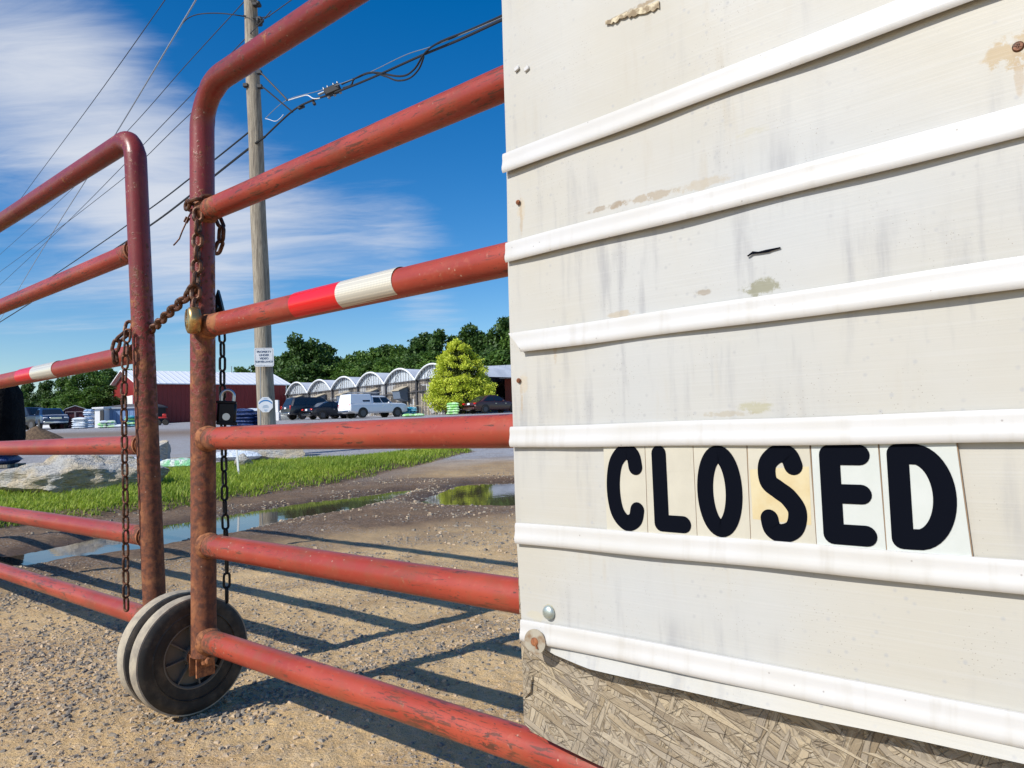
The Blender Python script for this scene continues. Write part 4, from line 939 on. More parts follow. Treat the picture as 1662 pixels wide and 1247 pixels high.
cab = mat('black_cable', Base_Color=(.012, .012, .014), Roughness=.6); alu = mat('dull_aluminium_wire', Base_Color=(.42, .43, .45), Roughness=.5, Metallic=.6); thinb = mat('dark_wire', Base_Color=(.04, .04, .05), Roughness=.6)
GW = 'overhead wires running from the utility pole down to the left'
wire('power_line', 'steepest thin overhead wire, crossing the sky leftmost of all', [(330, -90, 12), (268, 0, 13.5), (150, 166, 19), (35, 321, 30), (-60, 452, 48)], .0085, thinb, group=GW)
wire('power_line', 'pale aluminium overhead wire met by a curved jumper from the pole', [(345, -45, 11.5), (318, 0, 12.5), (293, 42, 13.5), (188, 217, 18), (138, 295, 23), (72, 400, 33), (0, 520, 50)], .014, alu, group=GW)
wire('power_line', 'thin overhead wire leaving the pole nearest its cropped top', [(430, -38, 12.2), (396, 3, 13), (300, 108, 15.5), (205, 215, 20), (99, 324, 30), (-30, 440, 48)], .0085, thinb, group=GW)
wire('power_line', 'thin overhead wire reaching the pole just below its insulator', [(440, 18, 12.2), (401, 60, 13), (231, 237, 18), (205, 264, 19.5), (90, 379, 28), (-40, 500, 45)], .0085, thinb, group=GW)
wire('power_line', 'thin overhead wire passing behind the bend of the nearer gate', [(410, 98, 13), (310, 184, 15), (239, 253, 18), (205, 286, 20), (77, 385, 28), (-40, 470, 42)], .0085, thinb, group=GW)
wire('power_line', 'dark cable meeting the pole just above the thickest cable', [(406, 213, 13), (350, 258, 14.2), (308, 290, 15.5), (242, 340, 18), (120, 425, 25), (-60, 545, 45)], .016, cab, group=GW)
wire('power_line', 'thickest black cable sloping down to the left behind both gates', [(430, 222, 12.8), (407, 239, 13), (350, 284, 14.2), (308, 318, 15.5), (244, 366, 18), (150, 428, 23), (0, 523, 38), (-60, 560, 50)], .022, cab, group=GW)
wire('jumper_wire', 'curved jumper wire joining the pale line to the top of the pole', [(293, 42, 13.5), (305, 30, 13.3), (325, 23, 13.1), (360, 22, 13), (398, 27, 12.9)], .010, cab, 'wire')
wire('power_line', 'thin line going up to the right from the pole insulator', [(430, 30, 12.8), (437, 26, 12.7), (490, -12, 11.8)], .009, thinb)
mes = wire('messenger_wire', 'thin steel messenger wire above the splice box', [(430, 193, 12.8), (465, 163, 12.4), (520, 147, 11.8), (590, 122, 11), (657, 90, 10.2), (705, 74, 9.5), (812, 30, 8.2), (960, -40, 7)], .006, galv, 'wire')
wire('power_line', 'thick black cable rising to the right through the splice box to the sign edge', [(430, 222, 12.8), (474, 181, 12.3), (505, 164, 12), (540, 152, 11.6), (600, 128, 10.8), (685, 90, 9.8), (745, 65, 9.0), (812, 34, 8.2), (960, -34, 7)], .0175, cab)
wire('power_line', 'second black cable running just above the thick one near the sign edge', [(555, 137, 11.5), (580, 126, 11.1), (606, 118, 10.7), (650, 124, 10.3), (672, 113, 10.0), (690, 86, 9.7), (713, 69, 9.3), (760, 50, 8.8), (812, 27, 8.2), (960, -42, 7)], .0145, cab)
wire('cable_loop', 'drooping black slack loop hanging below the thick cable', [(557, 143, 11.4), (570, 138, 11.2), (576, 128, 11.1), (600, 118, 10.8), (625, 124, 10.5), (645, 131, 10.3), (665, 127, 10.1), (680, 112, 9.9), (688, 92, 9.75)], .013, cab, 'wire')
wire('guy_strap', 'upper dark strap from the pole to the messenger wire', [(422, 118, 12.85), (428, 123, 12.75), (462, 158, 12.4), (466, 163, 12.35)], .014, cab, 'strap')
wire('guy_strap', 'lower dark strap from the pole to the thick cable', [(424, 141, 12.85), (432, 146, 12.75), (470, 178, 12.35), (475, 182, 12.3)], .014, cab, 'strap')
wire('tail_wire', 'short bent white tail wire beside the pole', [(431, 193, 12.7), (436, 194, 12.65), (447, 197, 12.6), (455, 192, 12.5), (460, 186, 12.45)], .006, mat('white_wire', Base_Color=(.7, .72, .75), Roughness=.4), 'wire')
wire('tail_wire', 'white curved tail wire left of the splice box', [(468, 163, 12.3), (488, 157, 12.1), (499, 155, 12), (508, 160, 11.9), (517, 160, 11.85), (526, 156, 11.8)], .009, MATS['white_wire'], 'wire')
sb = at(540, 147, 11.6); spb = thing('splice_box', 'black cable splice box hung on the overhead line right of the pole', 'splice box', sb)
M = Matrix.Rotation(R(24), 4, 'Y').inverted() if False else Matrix.Rotation(R(-22), 4, 'Y')
m = MB(); m.box(sb, (.27, .12, .13), bev=.02, M=M); m.box(sb + Vector((0, -.063, 0)), (.22, .012, .09), M=M); m.build('housing', darkh, spb)
m = MB()
for dx in (-.12, -.05, .05, .12): m.lathe([(.014, -.02), (.014, .03), (.006, .04)], sb + M.to_3x3() @ Vector((dx, -.02, .06)), (M.to_3x3() @ Vector((0, 0, 1))), 8)
for dx in (-.1, 0, .1): m.box(sb + M.to_3x3() @ Vector((dx, 0, -.075)), (.04, .06, .035), M=M)
m.tube([sb + M.to_3x3() @ Vector((-.24, 0, .03)), sb + M.to_3x3() @ Vector((-.13, 0, .03))], .02, 8); m.build('terminals', galv, spb)
m = MB(); cc_ = at(489, 174, 12.2); m.box(cc_, (.12, .06, .05), bev=.01, M=M); m.box(at(510, 168, 12), (.05, .06, .06), bev=.01, M=M); tag(m.build('cable_clamp', darkh), 'small dark clamp on the thick cable between the pole and splice box', 'clamp')

# text helper
def text_mesh(name, body, size, material, parent, loc, M3, align='CENTER', bold=0.0):
    cu = bpy.data.curves.new('t', 'FONT'); cu.body = body; cu.size = size; cu.align_x = align; cu.align_y = 'CENTER'; cu.extrude = .0008; cu.offset = bold
    o = bpy.data.objects.new('t', cu); COL.objects.link(o); dg = bpy.context.evaluated_depsgraph_get(); me = bpy.data.meshes.new_from_object(o.evaluated_get(dg)); bpy.data.objects.remove(o)
    me.materials.clear(); me.materials.append(material); o = bpy.data.objects.new(name, me); COL.objects.link(o); o.parent = parent
    o.matrix_local = Matrix.Translation(loc) @ M3.to_4x4(); return o
whitem = mat('white_enamel', lambda T: T.put(T.b, 'Base Color', T.mix(T.mrange(T.noise(T.oc, 9, 4), .4, .7), (.78, .80, .82), (.70, .72, .74))), Roughness=.4); navy = mat('navy_ink', Base_Color=(.03, .06, .14), Roughness=.5); bluem = mat('blue_ink', Base_Color=(.02, .20, .50), Roughness=.5)
def rrect(w, h_, r_, n=6):
    o = []
    for cx, cy, a0 in ((w / 2 - r_, h_ / 2 - r_, 0), (-w / 2 + r_, h_ / 2 - r_, 90), (-w / 2 + r_, -h_ / 2 + r_, 180), (w / 2 - r_, -h_ / 2 + r_, 270)):
        for k in range(n + 1): a = R(a0 + 90 * k / n); o.append((cx + r_ * math.cos(a), cy + r_ * math.sin(a)))
    return o
sl_ = at(428.5, 580, 12.78); ps = thing('notice_sign', 'white rectangular sign reading PROPERTY UNDER VIDEO SURVEILLANCE on the utility pole', 'sign', sl_, R(14))
RX = Matrix.Rotation(R(90), 3, 'X') 
m = MB(); wS, hS = .325, .325; m.prism([(x, -.002, y) for x, y in rrect(wS, hS, .03)], (0, .004, 0)); m.build('plate', whitem, ps, local=True)
m = MB(); o1 = rrect(wS - .03, hS - .03, .02); o2 = rrect(wS - .036, hS - .036, .018); n = len(o1); m.add([(x, -.0032, y) for x, y in o1 + o2], [(i, (i + 1) % n, n + (i + 1) % n, n + i) for i in range(n)]); m.build('border', navy, ps, local=True, smooth=0)
for i, (tx, sz) in enumerate((('PROPERTY', .05), ('UNDER', .05), ('VIDEO', .05), ('SURVEILLANCE', .042))): text_mesh('lettering', tx, sz, navy, ps, Vector((0, -.004, .092 - i * .057)), RX, bold=.0006)
m = MB(); [m.lathe([(.007, 0), (.005, .004)], (0, -.002, z_), (0, -1, 0), 10) for z_ in (.146, -.146)]; m.build('fixing', galv, ps, local=True)
sl_ = at(431, 657, 12.78); oc_ = thing('security_sign', 'small white octagonal security sign with a blue arc low on the utility pole', 'sign', sl_, R(14))
m = MB(); m.prism([(.13 * math.cos(R(22.5 + 45 * k)), -.002, .142 * math.sin(R(22.5 + 45 * k))) for k in range(8)], (0, .004, 0)); m.build('plate', whitem, oc_, local=True, smooth=0)
m = MB(); vs = []; n = 14
for k in range(n + 1): a = R(155 - 130 * k / n); vs += [(.122 * math.cos(a), -.004, -.02 + .105 * math.sin(a)), (.112 * math.cos(a), -.004, -.022 + .088 * math.sin(a) - .004)]
m.add(vs, [(2 * k, 2 * k + 1, 2 * k + 3, 2 * k + 2) for k in range(n)]); m.build('blue_arc', bluem, oc_, local=True, smooth=0)
m = MB()
for x, z_, w_, h_ in ((0, .108, .06, .010), (0, -.03, .09, .008), (0, -.05, .10, .008), (0, -.092, .055, .014), (0, -.01, .07, .007), (0, -.112, .03, .006)): m.box((x, -.004, z_), (w_, .001, h_))
m.build('fine_print', mat('pale_blue_print', Base_Color=(.35, .48, .62), Roughness=.5), oc_, local=True, smooth=0)
m = MB(); m.tube([at(423, 574, 12.86), at(423, 720, 12.86)], .012, 8); tag(m.build('conduit', galv), 'thin grey conduit running down the side of the utility pole', 'conduit')

# ---------------------------------------------------------------- rocks, bags beside the grass
b1 = gnd(88, 822); rock('boulder', 'big pale limestone boulder lying in the grass beyond the left gate', (b1.x - .05, b1.y + .50, .02), (1.75, 1.05, .86), 11, rkm, 26, R(8), .16, sub=6, tilt=R(-4))
rock('boulder', 'long grey layered rock at the foot of the utility pole', (at(448, 740, 12.0).x, 11.9, gz(-4, 11.9) - .02), (1.25, .6, .42), 23, rkm, 10, R(12), .09)
rock('rock', 'small pale rock in the grass left of the layered rock', (at(397, 768, 9.6).x, 9.6, gz(-3.4, 9.6) - .01), (.26, .22, .26), 31, rkm, 8, 0, .07, sub=4)
rock('boulder', 'tan upright rock just behind the left gate post', (at(256, 740, 11.6).x, 11.6, gz(-5.6, 11.6) - .02), (.55, .45, .55), 41, rkm, 9, R(20), .08, sub=4)
rock('boulder', 'rounded pale rock behind the big boulder', (at(203, 766, 9.4).x, 9.4, gz(-4.9, 9.4) - .02), (.62, .4, .36), 47, rkm, 6, R(0), .05, sub=4)
def m_bag(c0, c1, sc=5):
    def f(T):
        n_ = T.noise(T.oc, sc, 3, .5, .6); T.put(T.b, 'Base Color', T.mix(T.mrange(n_, .45, .55), c0, c1)); T.put(T.b, 'Normal', T.bump(T.noise(T.oc, 14, 4, .6, 1.5), .9, .05))
    return f
bagw = mat('white_bag', m_bag((.72, .76, .80), (.60, .68, .78)), Roughness=.35); bagb = mat('blue_bag', m_bag((.10, .20, .40), (.35, .48, .66)), Roughness=.35); bagg = mat('green_white_bag', m_bag((.72, .78, .70), (.25, .60, .30)), Roughness=.35)
bagn = mat('navy_bag', m_bag((.015, .035, .12), (.03, .06, .18)), Roughness=.3); bagl = mat('lime_bag', m_bag((.35, .75, .22), (.62, .85, .55)), Roughness=.4); bagt = mat('teal_bag', m_bag((.02, .25, .38), (.25, .55, .65)), Roughness=.4)
def bagmesh(m, c, sz, rz=0, seed=0):
    """pillow shaped sack"""
    r_ = random.Random(seed); n, k = 12, 8; vs = []; T = Matrix.Translation(Vector(c)) @ Matrix.Rotation(rz, 4, 'Z')
    for j in range(k + 1):
        for i in range(n + 1):
            u, v = i / n * 2 - 1, j / k * 2 - 1; f = max(0, (1 - abs(u) ** 3.2) * (1 - abs(v) ** 3.2)) ** .45
            for s_ in (0, 1): pass
            vs.append((u, v, f * (1 + .12 * math.sin(u * 5 + seed) * math.cos(v * 4 + seed * 2))))
    top = [T @ Vector((u * sz[0] / 2, v * sz[1] / 2, f * sz[2] * .6)) for u, v, f in vs]; bot = [T @ Vector((u * sz[0] / 2, v * sz[1] / 2, -f * sz[2] * .4)) for u, v, f in vs]
    q = [(j * (n + 1) + i, j * (n + 1) + i + 1, (j + 1) * (n + 1) + i + 1, (j + 1) * (n + 1) + i) for j in range(k) for i in range(n)]
    m.add(top, q); m.add(bot, [f[::-1] for f in q])
def bag(name, label, px, d, sz, material, rz=0, dz=0, seed=0, group=None):
    p = onb(px, d); root = MB(); bagmesh(root, (0, 0, sz[2] * .4), sz, 0, seed); o = root.build(name, material, smooth=60); o.location = p + Vector((0, 0, dz)); o.rotation_euler = (0, 0, rz); tag(o, label, 'bag', group); return o
bag('soil_bag', 'white bag lying left of the utility pole base', 385, 11.8, (.85, .5, .16), bagw, R(5), .02, 3); bag('soil_bag', 'white and blue bag on top beside the utility pole base', 415, 12.1, (.8, .45, .15), bagw, R(-10), .12, 9)
bag('soil_bag', 'white bag right behind the layered rock by the pole', 462, 12.7, (.75, .45, .15), bagw, R(0), .14, 5); bag('soil_bag', 'green and white bag in the grass between the two gate posts', 290, 9.6, (.5, .4, .15), bagg, R(8), 0, 4)
bag('soil_bag', 'blue bag behind the big boulder', 172, 9.6, (.5, .4, .15), bagb, R(0), .03, 8); bag('soil_bag', 'white bag sagging behind the left gate post', 226, 10.4, (.6, .4, .2), bagw, R(0), 0, 14)
m = MB(); p = onb(298, 12.6); m.box(p + Vector((0, 0, .04)), (.42, .14, .035), rz=.1, bev=.004); tag(m.build('plank', woodm), 'short plank lying on the gravel between the gate posts', 'plank')
m = MB(); p = gnd(386, 786); p = Vector((at(385, 700, 8.0).x, 8.0, gz(-3, 8.0))); m.box(p + Vector((0, 0, .17)), (.022, .010, .40), M=Matrix.Rotation(R(-4), 4, 'Y'), bev=.002); tag(m.build('stake', whitem), 'thin white stake standing in the grass', 'stake')
# black wrapped stack at the far left
p = onb(-10, 12.4); st_ = thing('wrapped_pallet', 'tall stack wrapped in black plastic at the left picture edge', 'pallet stack', p, R(10))
blk = mat('black_plastic_wrap', m_bag((.002, .002, .003), (.005, .005, .006)), Roughness=.8, Specular_IOR_Level=.1)
m = MB(); prof = [(.52, .33), (.55, .5), (.56, .9), (.50, 1.25), (.40, 1.42), (.25, 1.47)]; vs = []
for r_, z_ in prof:
    for k in range(24): a = 2 * math.pi * k / 24; q = (abs(math.cos(a)) ** 4 + abs(math.sin(a)) ** 4) ** -.25; vs.append((r_ * .72 * q * math.cos(a) * (1 + .03 * math.sin(5 * a + z_ * 9)), r_ * .72 * q * math.sin(a), z_))
m.add(vs, [(i * 24 + k, i * 24 + (k + 1) % 24, (i + 1) * 24 + (k + 1) % 24, (i + 1) * 24 + k) for i in range(len(prof) - 1) for k in range(24)] + [tuple((len(prof) - 1) * 24 + k for k in range(24))]); m.build('black_wrap', blk, st_, local=True)
m = MB(); [bagmesh(m, (.0, 0, .12 + .12 * k), (.66, .6, .2), 0, k) for k in range(2)]; m.build('blue_bags', bagn, st_, local=True)
m = MB(); [m.box((0, y, .03), (.7, .09, .05)) for y in (-.28, 0, .28)]; m.build('pallet_base', woodm, st_, local=True)

# ---------------------------------------------------------------- trees
LEAF = mat('dark_leaves', m_leafy((.018, .055, .010), (.045, .11, .014), (.10, .18, .028), .35, .25), Roughness=.6)
LEAF2 = mat('mid_green_leaves', m_leafy((.035, .095, .012), (.085, .18, .018), (.15, .25, .04), .35, .3), Roughness=.6)
YEL = mat('golden_needles', m_leafy((.40, .50, .03), (.60, .66, .05), (.74, .76, .10), 1.6, .3), Roughness=.6)
barkm = mat('bark', lambda T: T.put(T.b, 'Base Color', T.mix(T.noise(T.oc, 6, 5), (.06, .045, .035), (.14, .11, .085))), Roughness=.95)
def crown_pts(r_, n, lobes):
    out = []; per = n // len(lobes)
    for (c, s) in lobes:
        d = r_.normal(size=(per, 3)); d /= np.linalg.norm(d, axis=1)[:, None]; rad = r_.uniform(.2, 1.5, per) ** .45
        q = d * rad[:, None]; out.append(np.array(c) + q * np.array(s) * (1 + n3(d * 3 + np.array(c), 1.5, 3)[:, None] * 1.0))
    return np.vstack(out)
def leaf_mesh(name, pts, size, material, parent, r_, droop=0.3):
    n = len(pts); u = r_.normal(size=(n, 3)); u /= np.linalg.norm(u, axis=1)[:, None]; w = r_.normal(size=(n, 3)); w = np.cross(u, w); w /= np.linalg.norm(w, axis=1)[:, None]
    s = size * r_.uniform(.55, 1.3, n)[:, None]
    V = np.stack([pts - u * s, pts + w * s * .5, pts + u * s, pts - w * s * .5], 1).reshape(-1, 3)
    Fc = np.arange(n * 4).reshape(-1, 4); return npmesh(name, V, Fc, material, parent, attrs={'shade': ('FACE', r_.random(n))})
def make_tree(label, seed, H, Wd, leaf, trunk_h, nleaf=5200, size=.30, wild=1.0):
    r_ = np.random.default_rng(seed); root = thing('tree', label, 'tree')
    lobes = []
    nl = 17
    for i in range(nl):
        f = i / (nl - 1); z = trunk_h + (H - trunk_h) * (.10 + .82 * f); rad = Wd / 2 * math.sin(math.pi * (.18 + .74 * f)) ** .8 * .62
        a = r_.uniform(0, 6.28); q = r_.uniform(.3, 1.0) * rad; s = Wd * r_.uniform(.16, .27) * (1.0 - .35 * f)
        lobes.append(((q * math.cos(a) * wild, q * math.sin(a) * wild, z), (s, s, s * r_.uniform(.6, .95))))
    leaf_mesh('crown', crown_pts(r_, nleaf, lobes), size, leaf, root, r_)
    m = MB(); m.tube([(0, 0, -.5), (.05, 0, trunk_h * .5), (0, .1, trunk_h), (.1, 0, H * .75)], [H * .022, H * .018, H * .014, H * .004], 8)
    for (c, s) in lobes[::3]: m.tube([(0, 0, max(trunk_h * .8, c[2] - 2.2)), (c[0] * .5, c[1] * .5, c[2] - .9), c], [H * .009, H * .006, H * .002], 6)
    m.build('trunk', barkm, root, local=True); return root
protos = [make_tree('', 100 + i, 12, w_, lf, 1.6, wild=wl, nleaf=nl) for i, (w_, lf, wl, nl) in enumerate(((8.5, LEAF, 1.0, 6000), (7.2, LEAF, 1.25, 5000), (9.0, LEAF2, 1.0, 6000), (7.6, LEAF2, 1.3, 4800), (6.5, LEAF, 1.1, 5200)))]
GT = 'trees of the dark wooded line behind the buildings'
used = set()
def put_tree(px, ytop, d, kind, label, wscale=1.0, group=GT):
    b = onb(px, d); H = at(px, ytop, d).z - b.z; s = H / 12.0; w_ = s * wscale * 1.0
    if kind in used: o = dup(protos[kind], b, random.uniform(0, 6.28), (w_, w_, s), label, group)
    else: used.add(kind); o = protos[kind]; o.location = b; o.rotation_euler = (0, 0, random.uniform(0, 6.28)); o.scale = (w_, w_, s); o['label'] = label; o['group'] = group
    return o
row = [(-30, 640, 78, 2), (18, 628, 82, 2), (48, 622, 88, 0), (78, 618, 84, 0), (104, 612, 86, 2), (128, 606, 82, 3), (152, 600, 84, 2), (178, 598, 88, 0), (205, 601, 92, 2), (222, 606, 97, 0), (250, 610, 100, 4), (395, 597, 118, 2), (420, 592, 118, 0), (446, 580, 112, 2),
       (466, 572, 108, 4), (485, 545, 104, 1), (497, 556, 107, 0), (515, 553, 104, 1), (532, 558, 108, 4), (552, 580, 110, 2), (572, 576, 106, 3), (592, 572, 110, 2), (612, 566, 106, 2), (634, 560, 108, 0), (655, 562, 106, 2), (676, 553, 104, 1), (692, 541, 106, 0),
       (716, 536, 104, 4), (738, 546, 106, 0), (764, 530, 104, 1), (784, 538, 104, 0), (806, 534, 102, 1), (826, 516, 100, 0), (850, 528, 100, 2), (880, 530, 102, 0)]
words = {0: 'broad dark green', 1: 'tall ragged dark', 2: 'rounded mid green', 3: 'loose airy mid green', 4: 'narrow dark green'}
def tlabel(px, k, back=False):
    if back: return None
    if px < 60: w_ = 'above the beige roof at the far left'
    elif px < 140: w_ = 'behind the small maroon shed'
    elif px < 225: w_ = 'beside the gable end of the red barn'
    elif px < 300: w_ = 'behind the red barn roof'
    elif px < 430: w_ = 'just showing over the barn roof near the pole'
    elif px < 500: w_ = 'right of the utility pole above the first greenhouse arch'
    elif px < 560: w_ = 'above the second and third greenhouse arches'
    elif px < 620: w_ = 'behind the middle greenhouse arches'
    elif px < 690: w_ = 'behind the right-hand greenhouse arches'
    elif px < 760: w_ = 'directly behind the golden conifer'
    else: w_ = 'between the golden conifer and the sign edge'
    return f'{words[k]} tree {w_}'
seen = {}
for px, yt, d, k in row:
    lb = tlabel(px, k); seen[lb] = seen.get(lb, 0) + 1
    if seen[lb] == 2: lb = lb.replace(' tree ', ' tree, second of a pair, ')
    elif seen[lb] > 2: lb = lb.replace(' tree ', ' tree, last of its cluster, ')
    put_tree(px, yt, d, k, lb, 1.0)
# a second, lower row in front filling the undergrowth
for i, (px, yt, d, k) in enumerate([(-20, 668, 74, 0), (15, 664, 76, 2), (45, 650, 78, 4), (75, 648, 78, 3), (100, 642, 78, 2), (125, 634, 76, 3), (150, 628, 76, 2), (175, 626, 78, 0), (452, 606, 98, 0), (470, 600, 98, 2), (492, 592, 97, 0), (514, 590, 97, 4), (538, 594, 97, 3), (562, 592, 97, 2), (586, 590, 96, 2), (610, 585, 96, 0), (634, 582, 95, 2), (658, 580, 95, 3), (682, 575, 94, 0), (706, 572, 93, 2), (790, 572, 93, 4), (812, 570, 92, 2), (834, 566, 92, 0)]):
    nm = {0: 'dark', 2: 'mid green', 3: 'light airy', 4: 'narrow dark'}[k]
    put_tree(px, yt, d, k, f'low {nm} front row tree, ' + (('leftmost' if px < 0 else 'above the beige roof' if px < 30 else 'over the parked pickups' if px < 60 else 'left of the maroon shed roof' if px < 90 else 'over the maroon shed' if px < 110 else 'right of the maroon shed' if px < 140 else 'over the white shed' if px < 160 else 'against the barn gable') if px < 200 else ('by the barn end' if px < 460 else 'over the first arch' if px < 480 else 'right of the first arch' if px < 500 else 'over the second arch' if px < 520 else 'left of the third arch' if px < 545 else 'over the third arch' if px < 570 else 'left of the fourth arch' if px < 590 else 'over the fourth arch' if px < 620 else 'left of the fifth arch' if px < 640 else 'over the fifth arch' if px < 670 else 'left of the sixth arch' if px < 690 else 'beside the golden conifer' if px < 720 else 'right of the golden conifer' if px < 800 else 'above the low grey roof' if px < 820 else 'at the sign edge')), 1.5)
# golden conifer
yb = onb(753, 64); yt_ = thing('conifer', 'bushy golden yellow conifer standing alone before the greenhouses', 'tree', yb); r_ = np.random.default_rng(5)
Hh = at(741, 550, 64).z - yb.z; pts = []; lob = []
for i in range(240):
    f = r_.random() ** 1.35; z = .55 + f * (Hh - .9); rad = 3.05 * (1 - f) ** .52 * (1.0 if f > .12 else .75 + 2 * f) + .12; a = r_.uniform(0, 6.28); q = rad * r_.uniform(.72, 1.03); s = .30 + .30 * (1 - f)
    lob.append(((q * math.cos(a) - .45 * f * f, q * math.sin(a), z), (s * .95, s * .95, s * .55)))
for dz in (0, .35, .7, 1.0): lob.append(((-.5 + .05 * dz, 0, Hh - 1.3 + dz), (.24, .24, .34)))
lob.append(((.55, -.3, Hh - 1.25), (.28, .28, .5))); lob.append(((-.1, -.3, Hh - 1.0), (.2, .2, .4)))
leaf_mesh('crown', crown_pts(r_, 30000, lob), .10, YEL, yt_, r_)
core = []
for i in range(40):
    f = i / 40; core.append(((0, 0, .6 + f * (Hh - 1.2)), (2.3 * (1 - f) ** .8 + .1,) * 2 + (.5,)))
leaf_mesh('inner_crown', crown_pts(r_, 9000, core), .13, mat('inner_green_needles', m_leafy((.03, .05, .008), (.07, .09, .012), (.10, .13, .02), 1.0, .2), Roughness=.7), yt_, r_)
m = MB(); m.tube([(0, 0, -.3), (0, 0, 1.0), (-.2, 0, Hh - 1)], [.17, .15, .03], 8); m.build('trunk', barkm, yt_, local=True)

# ---------------------------------------------------------------- buildings
def ribbed(c0, c1, sc, axis=0):
    def f(T):
        n_ = T.noise(T.oc, .8, 4); T.put(T.b, 'Base Color', T.mix(n_, c0, c1)); sx = T.new('ShaderNodeSeparateXYZ'); T.l.new(T.oc, sx.inputs[0])
        T.put(T.b, 'Normal', T.bump(T.mrange(T.math('ABSOLUTE', T.math('SUBTRACT', T.math('FRACT', T.math('MULTIPLY', sx.outputs[axis], sc)), .5)), .36, .46), .8, .05))
    return f
barnred = mat('barn_red_siding', ribbed((.20, .016, .014), (.25, .022, .020), 2.2), Roughness=.5); barnroof = mat('white_metal_roof', ribbed((.90, .91, .93), (.86, .87, .89), 1.6), Roughness=.35)
trimw = mat('white_trim', Base_Color=(.78, .78, .78), Roughness=.5); glassd = mat('dark_glass', Base_Color=(.015, .02, .028), Roughness=.08, Specular_IOR_Level=.8)
def gable_building(name, label, cat, corner, wd, L_, D_, eave, rise, wallm, roofm, over=.35, sink=1.5):
    """corner = front-left ground corner, wd = direction of front wall (unit, to the right); depth goes back"""
    ang = math.atan2(wd.y, wd.x); r = thing(name, label, cat, corner, ang); m = MB()
    pf = [(0, -sink), (0, eave), (D_ / 2, eave + rise), (D_, eave), (D_, -sink)]
    m.prism([(0, y, z) for y, z in pf], (L_, 0, 0)); m.build('wall', wallm, r, local=True, smooth=0)
    m = MB(); th = .10; k = rise / (D_ / 2)
    for s_ in (0, 1):
        y0, y1 = (-over, D_ / 2) if s_ == 0 else (D_ + over, D_ / 2); z0 = eave - over * k + .04; z1 = eave + rise + .04
        poly = [(-over, y0, z0), (-over, y1, z1), (-over, y1, z1 + th), (-over, y0, z0 + th)]; m.prism(poly, (L_ + 2 * over, 0, 0))
    m.build('roof', roofm, r, local=True, smooth=0); return r
bd = Vector((.74, .672, 0)); bc = onb(226, 75); bc = Vector((bc.x, bc.y, at(226, 688, 75).z))
Lb = 0
A0 = bc
for s_ in np.arange(5, 30, .05):
    q = A0 + bd * s_
    if (q.x / q.y) > (463 - 831) / 1200 + .0: Lb = s_; break
eav = at(226, 622, 75).z - bc.z
barn = gable_building('barn', 'long red metal barn with a white roof, left of the utility pole', 'barn', bc, bd, Lb, 9.6, eav, 1.55, barnred, barnroof, .5)
m = MB(); m.box((-.02, 3.2, 1.5), (.10, 2.4, 3.0)); m.build('door', trimw, barn, local=True); m = MB()
for y, z, sy, sz in ((0, eav / 2, .18, eav), (9.6, eav / 2, .18, eav)): m.box((-.03, y, z), (.1, sy, sz))
m.box((Lb + .02, 0, eav / 2), (.12, .16, eav)); m.build('corner_trim', trimw, barn, local=True)
m = MB(); m.tube([(Lb * .72, 4.8, eav + 1.6), (Lb * .72, 4.8, eav + 2.4)], .05, 8); m.build('vent_pipe', galv, barn, local=True)
# red cart by the barn
p = onb(263, 60); ct = thing('cart', 'small red machine parked in front of the red barn', 'cart', p, R(20)); redm = mat('tractor_red', Base_Color=(.5, .03, .025), Roughness=.4)
m = MB(); m.box((0, 0, .62), (.75, .5, .12), bev=.03); m.tube([(-.35, .1, .62), (-.5, .1, 1.0), (-.75, .1, 1.02)], .04, 8); m.box((.2, 0, .8), (.3, .3, .25), bev=.04); m.build('body', redm, ct, local=True)
for x in (-.25, .28):
    for y in (-.28, .28): m = MB(); m.lathe([(.20, -.05), (.23, 0), (.20, .05)], (x, y, .23), (0, 1, 0), 18); m.build('wheel', rub, ct, local=True)

# greenhouse range
poly_ = mat('white_poly_roof', lambda T: T.put(T.b, 'Base Color', T.mix(T.mrange(T.noise(T.oc, .7, 4), .35, .7), (.66, .68, .71), (.52, .54, .58))), Roughness=.45)
framem = mat('dark_greenhouse_frame', Base_Color=(.05, .05, .058), Roughness=.5); hoop = mat('white_hoop', Base_Color=(.75, .77, .78), Roughness=.4)
def m_boards(T):
    c = T.mix(T.mrange(T.noise(T.mapping(T.oc, scale=(1, 1, 7)), 2, 5, .7), .35, .65), (.16, .14, .12), (.50, .44, .36))
    v = T.new('ShaderNodeTexVoronoi'); v.distance = 'CHEBYCHEV'; T.l.new(T.mapping(T.oc, scale=(1.1, 1, 1.6)), v.inputs['Vector']); v.inputs['Scale'].default_value = 1.0; cs = T.new('ShaderNodeSeparateColor'); T.l.new(v.outputs['Color'], cs.inputs[0])
    c = T.mix(T.math('MULTIPLY', T.math('GREATER_THAN', cs.outputs[0], .62), .75), c, (.58, .60, .62)); c = T.mix(T.math('MULTIPLY', T.math('GREATER_THAN', cs.outputs[1], .72), .8), c, (.05, .05, .05)); T.put(T.b, 'Base Color', c)
boardm = mat('grey_board_wall', m_boards, Roughness=.9)
film = mat('pale_film', Base_Color=(.70, .76, .82), Roughness=.3)
Y0g = 85.0; X0g = -25.8; Dg = Vector((3.42, -3.4, 0)); gdir = Dg.normalized(); bwid = Dg.length; gback = Vector((-gdir.y, gdir.x, 0)); gback = gback if gback.y > 0 else -gback
gh = thing('greenhouse', 'row of joined arched greenhouses with pale roofs behind the parked cars', 'greenhouse', (X0g, Y0g, 0), math.atan2(gdir.y, gdir.x))
valy = [641, 638, 633, 628, 623.5, 617, 610, 602]; apy = [621, 617, 612, 605, 599, 591, 583]
def gpt(k): return Vector((X0g, Y0g, 0)) + Dg * k
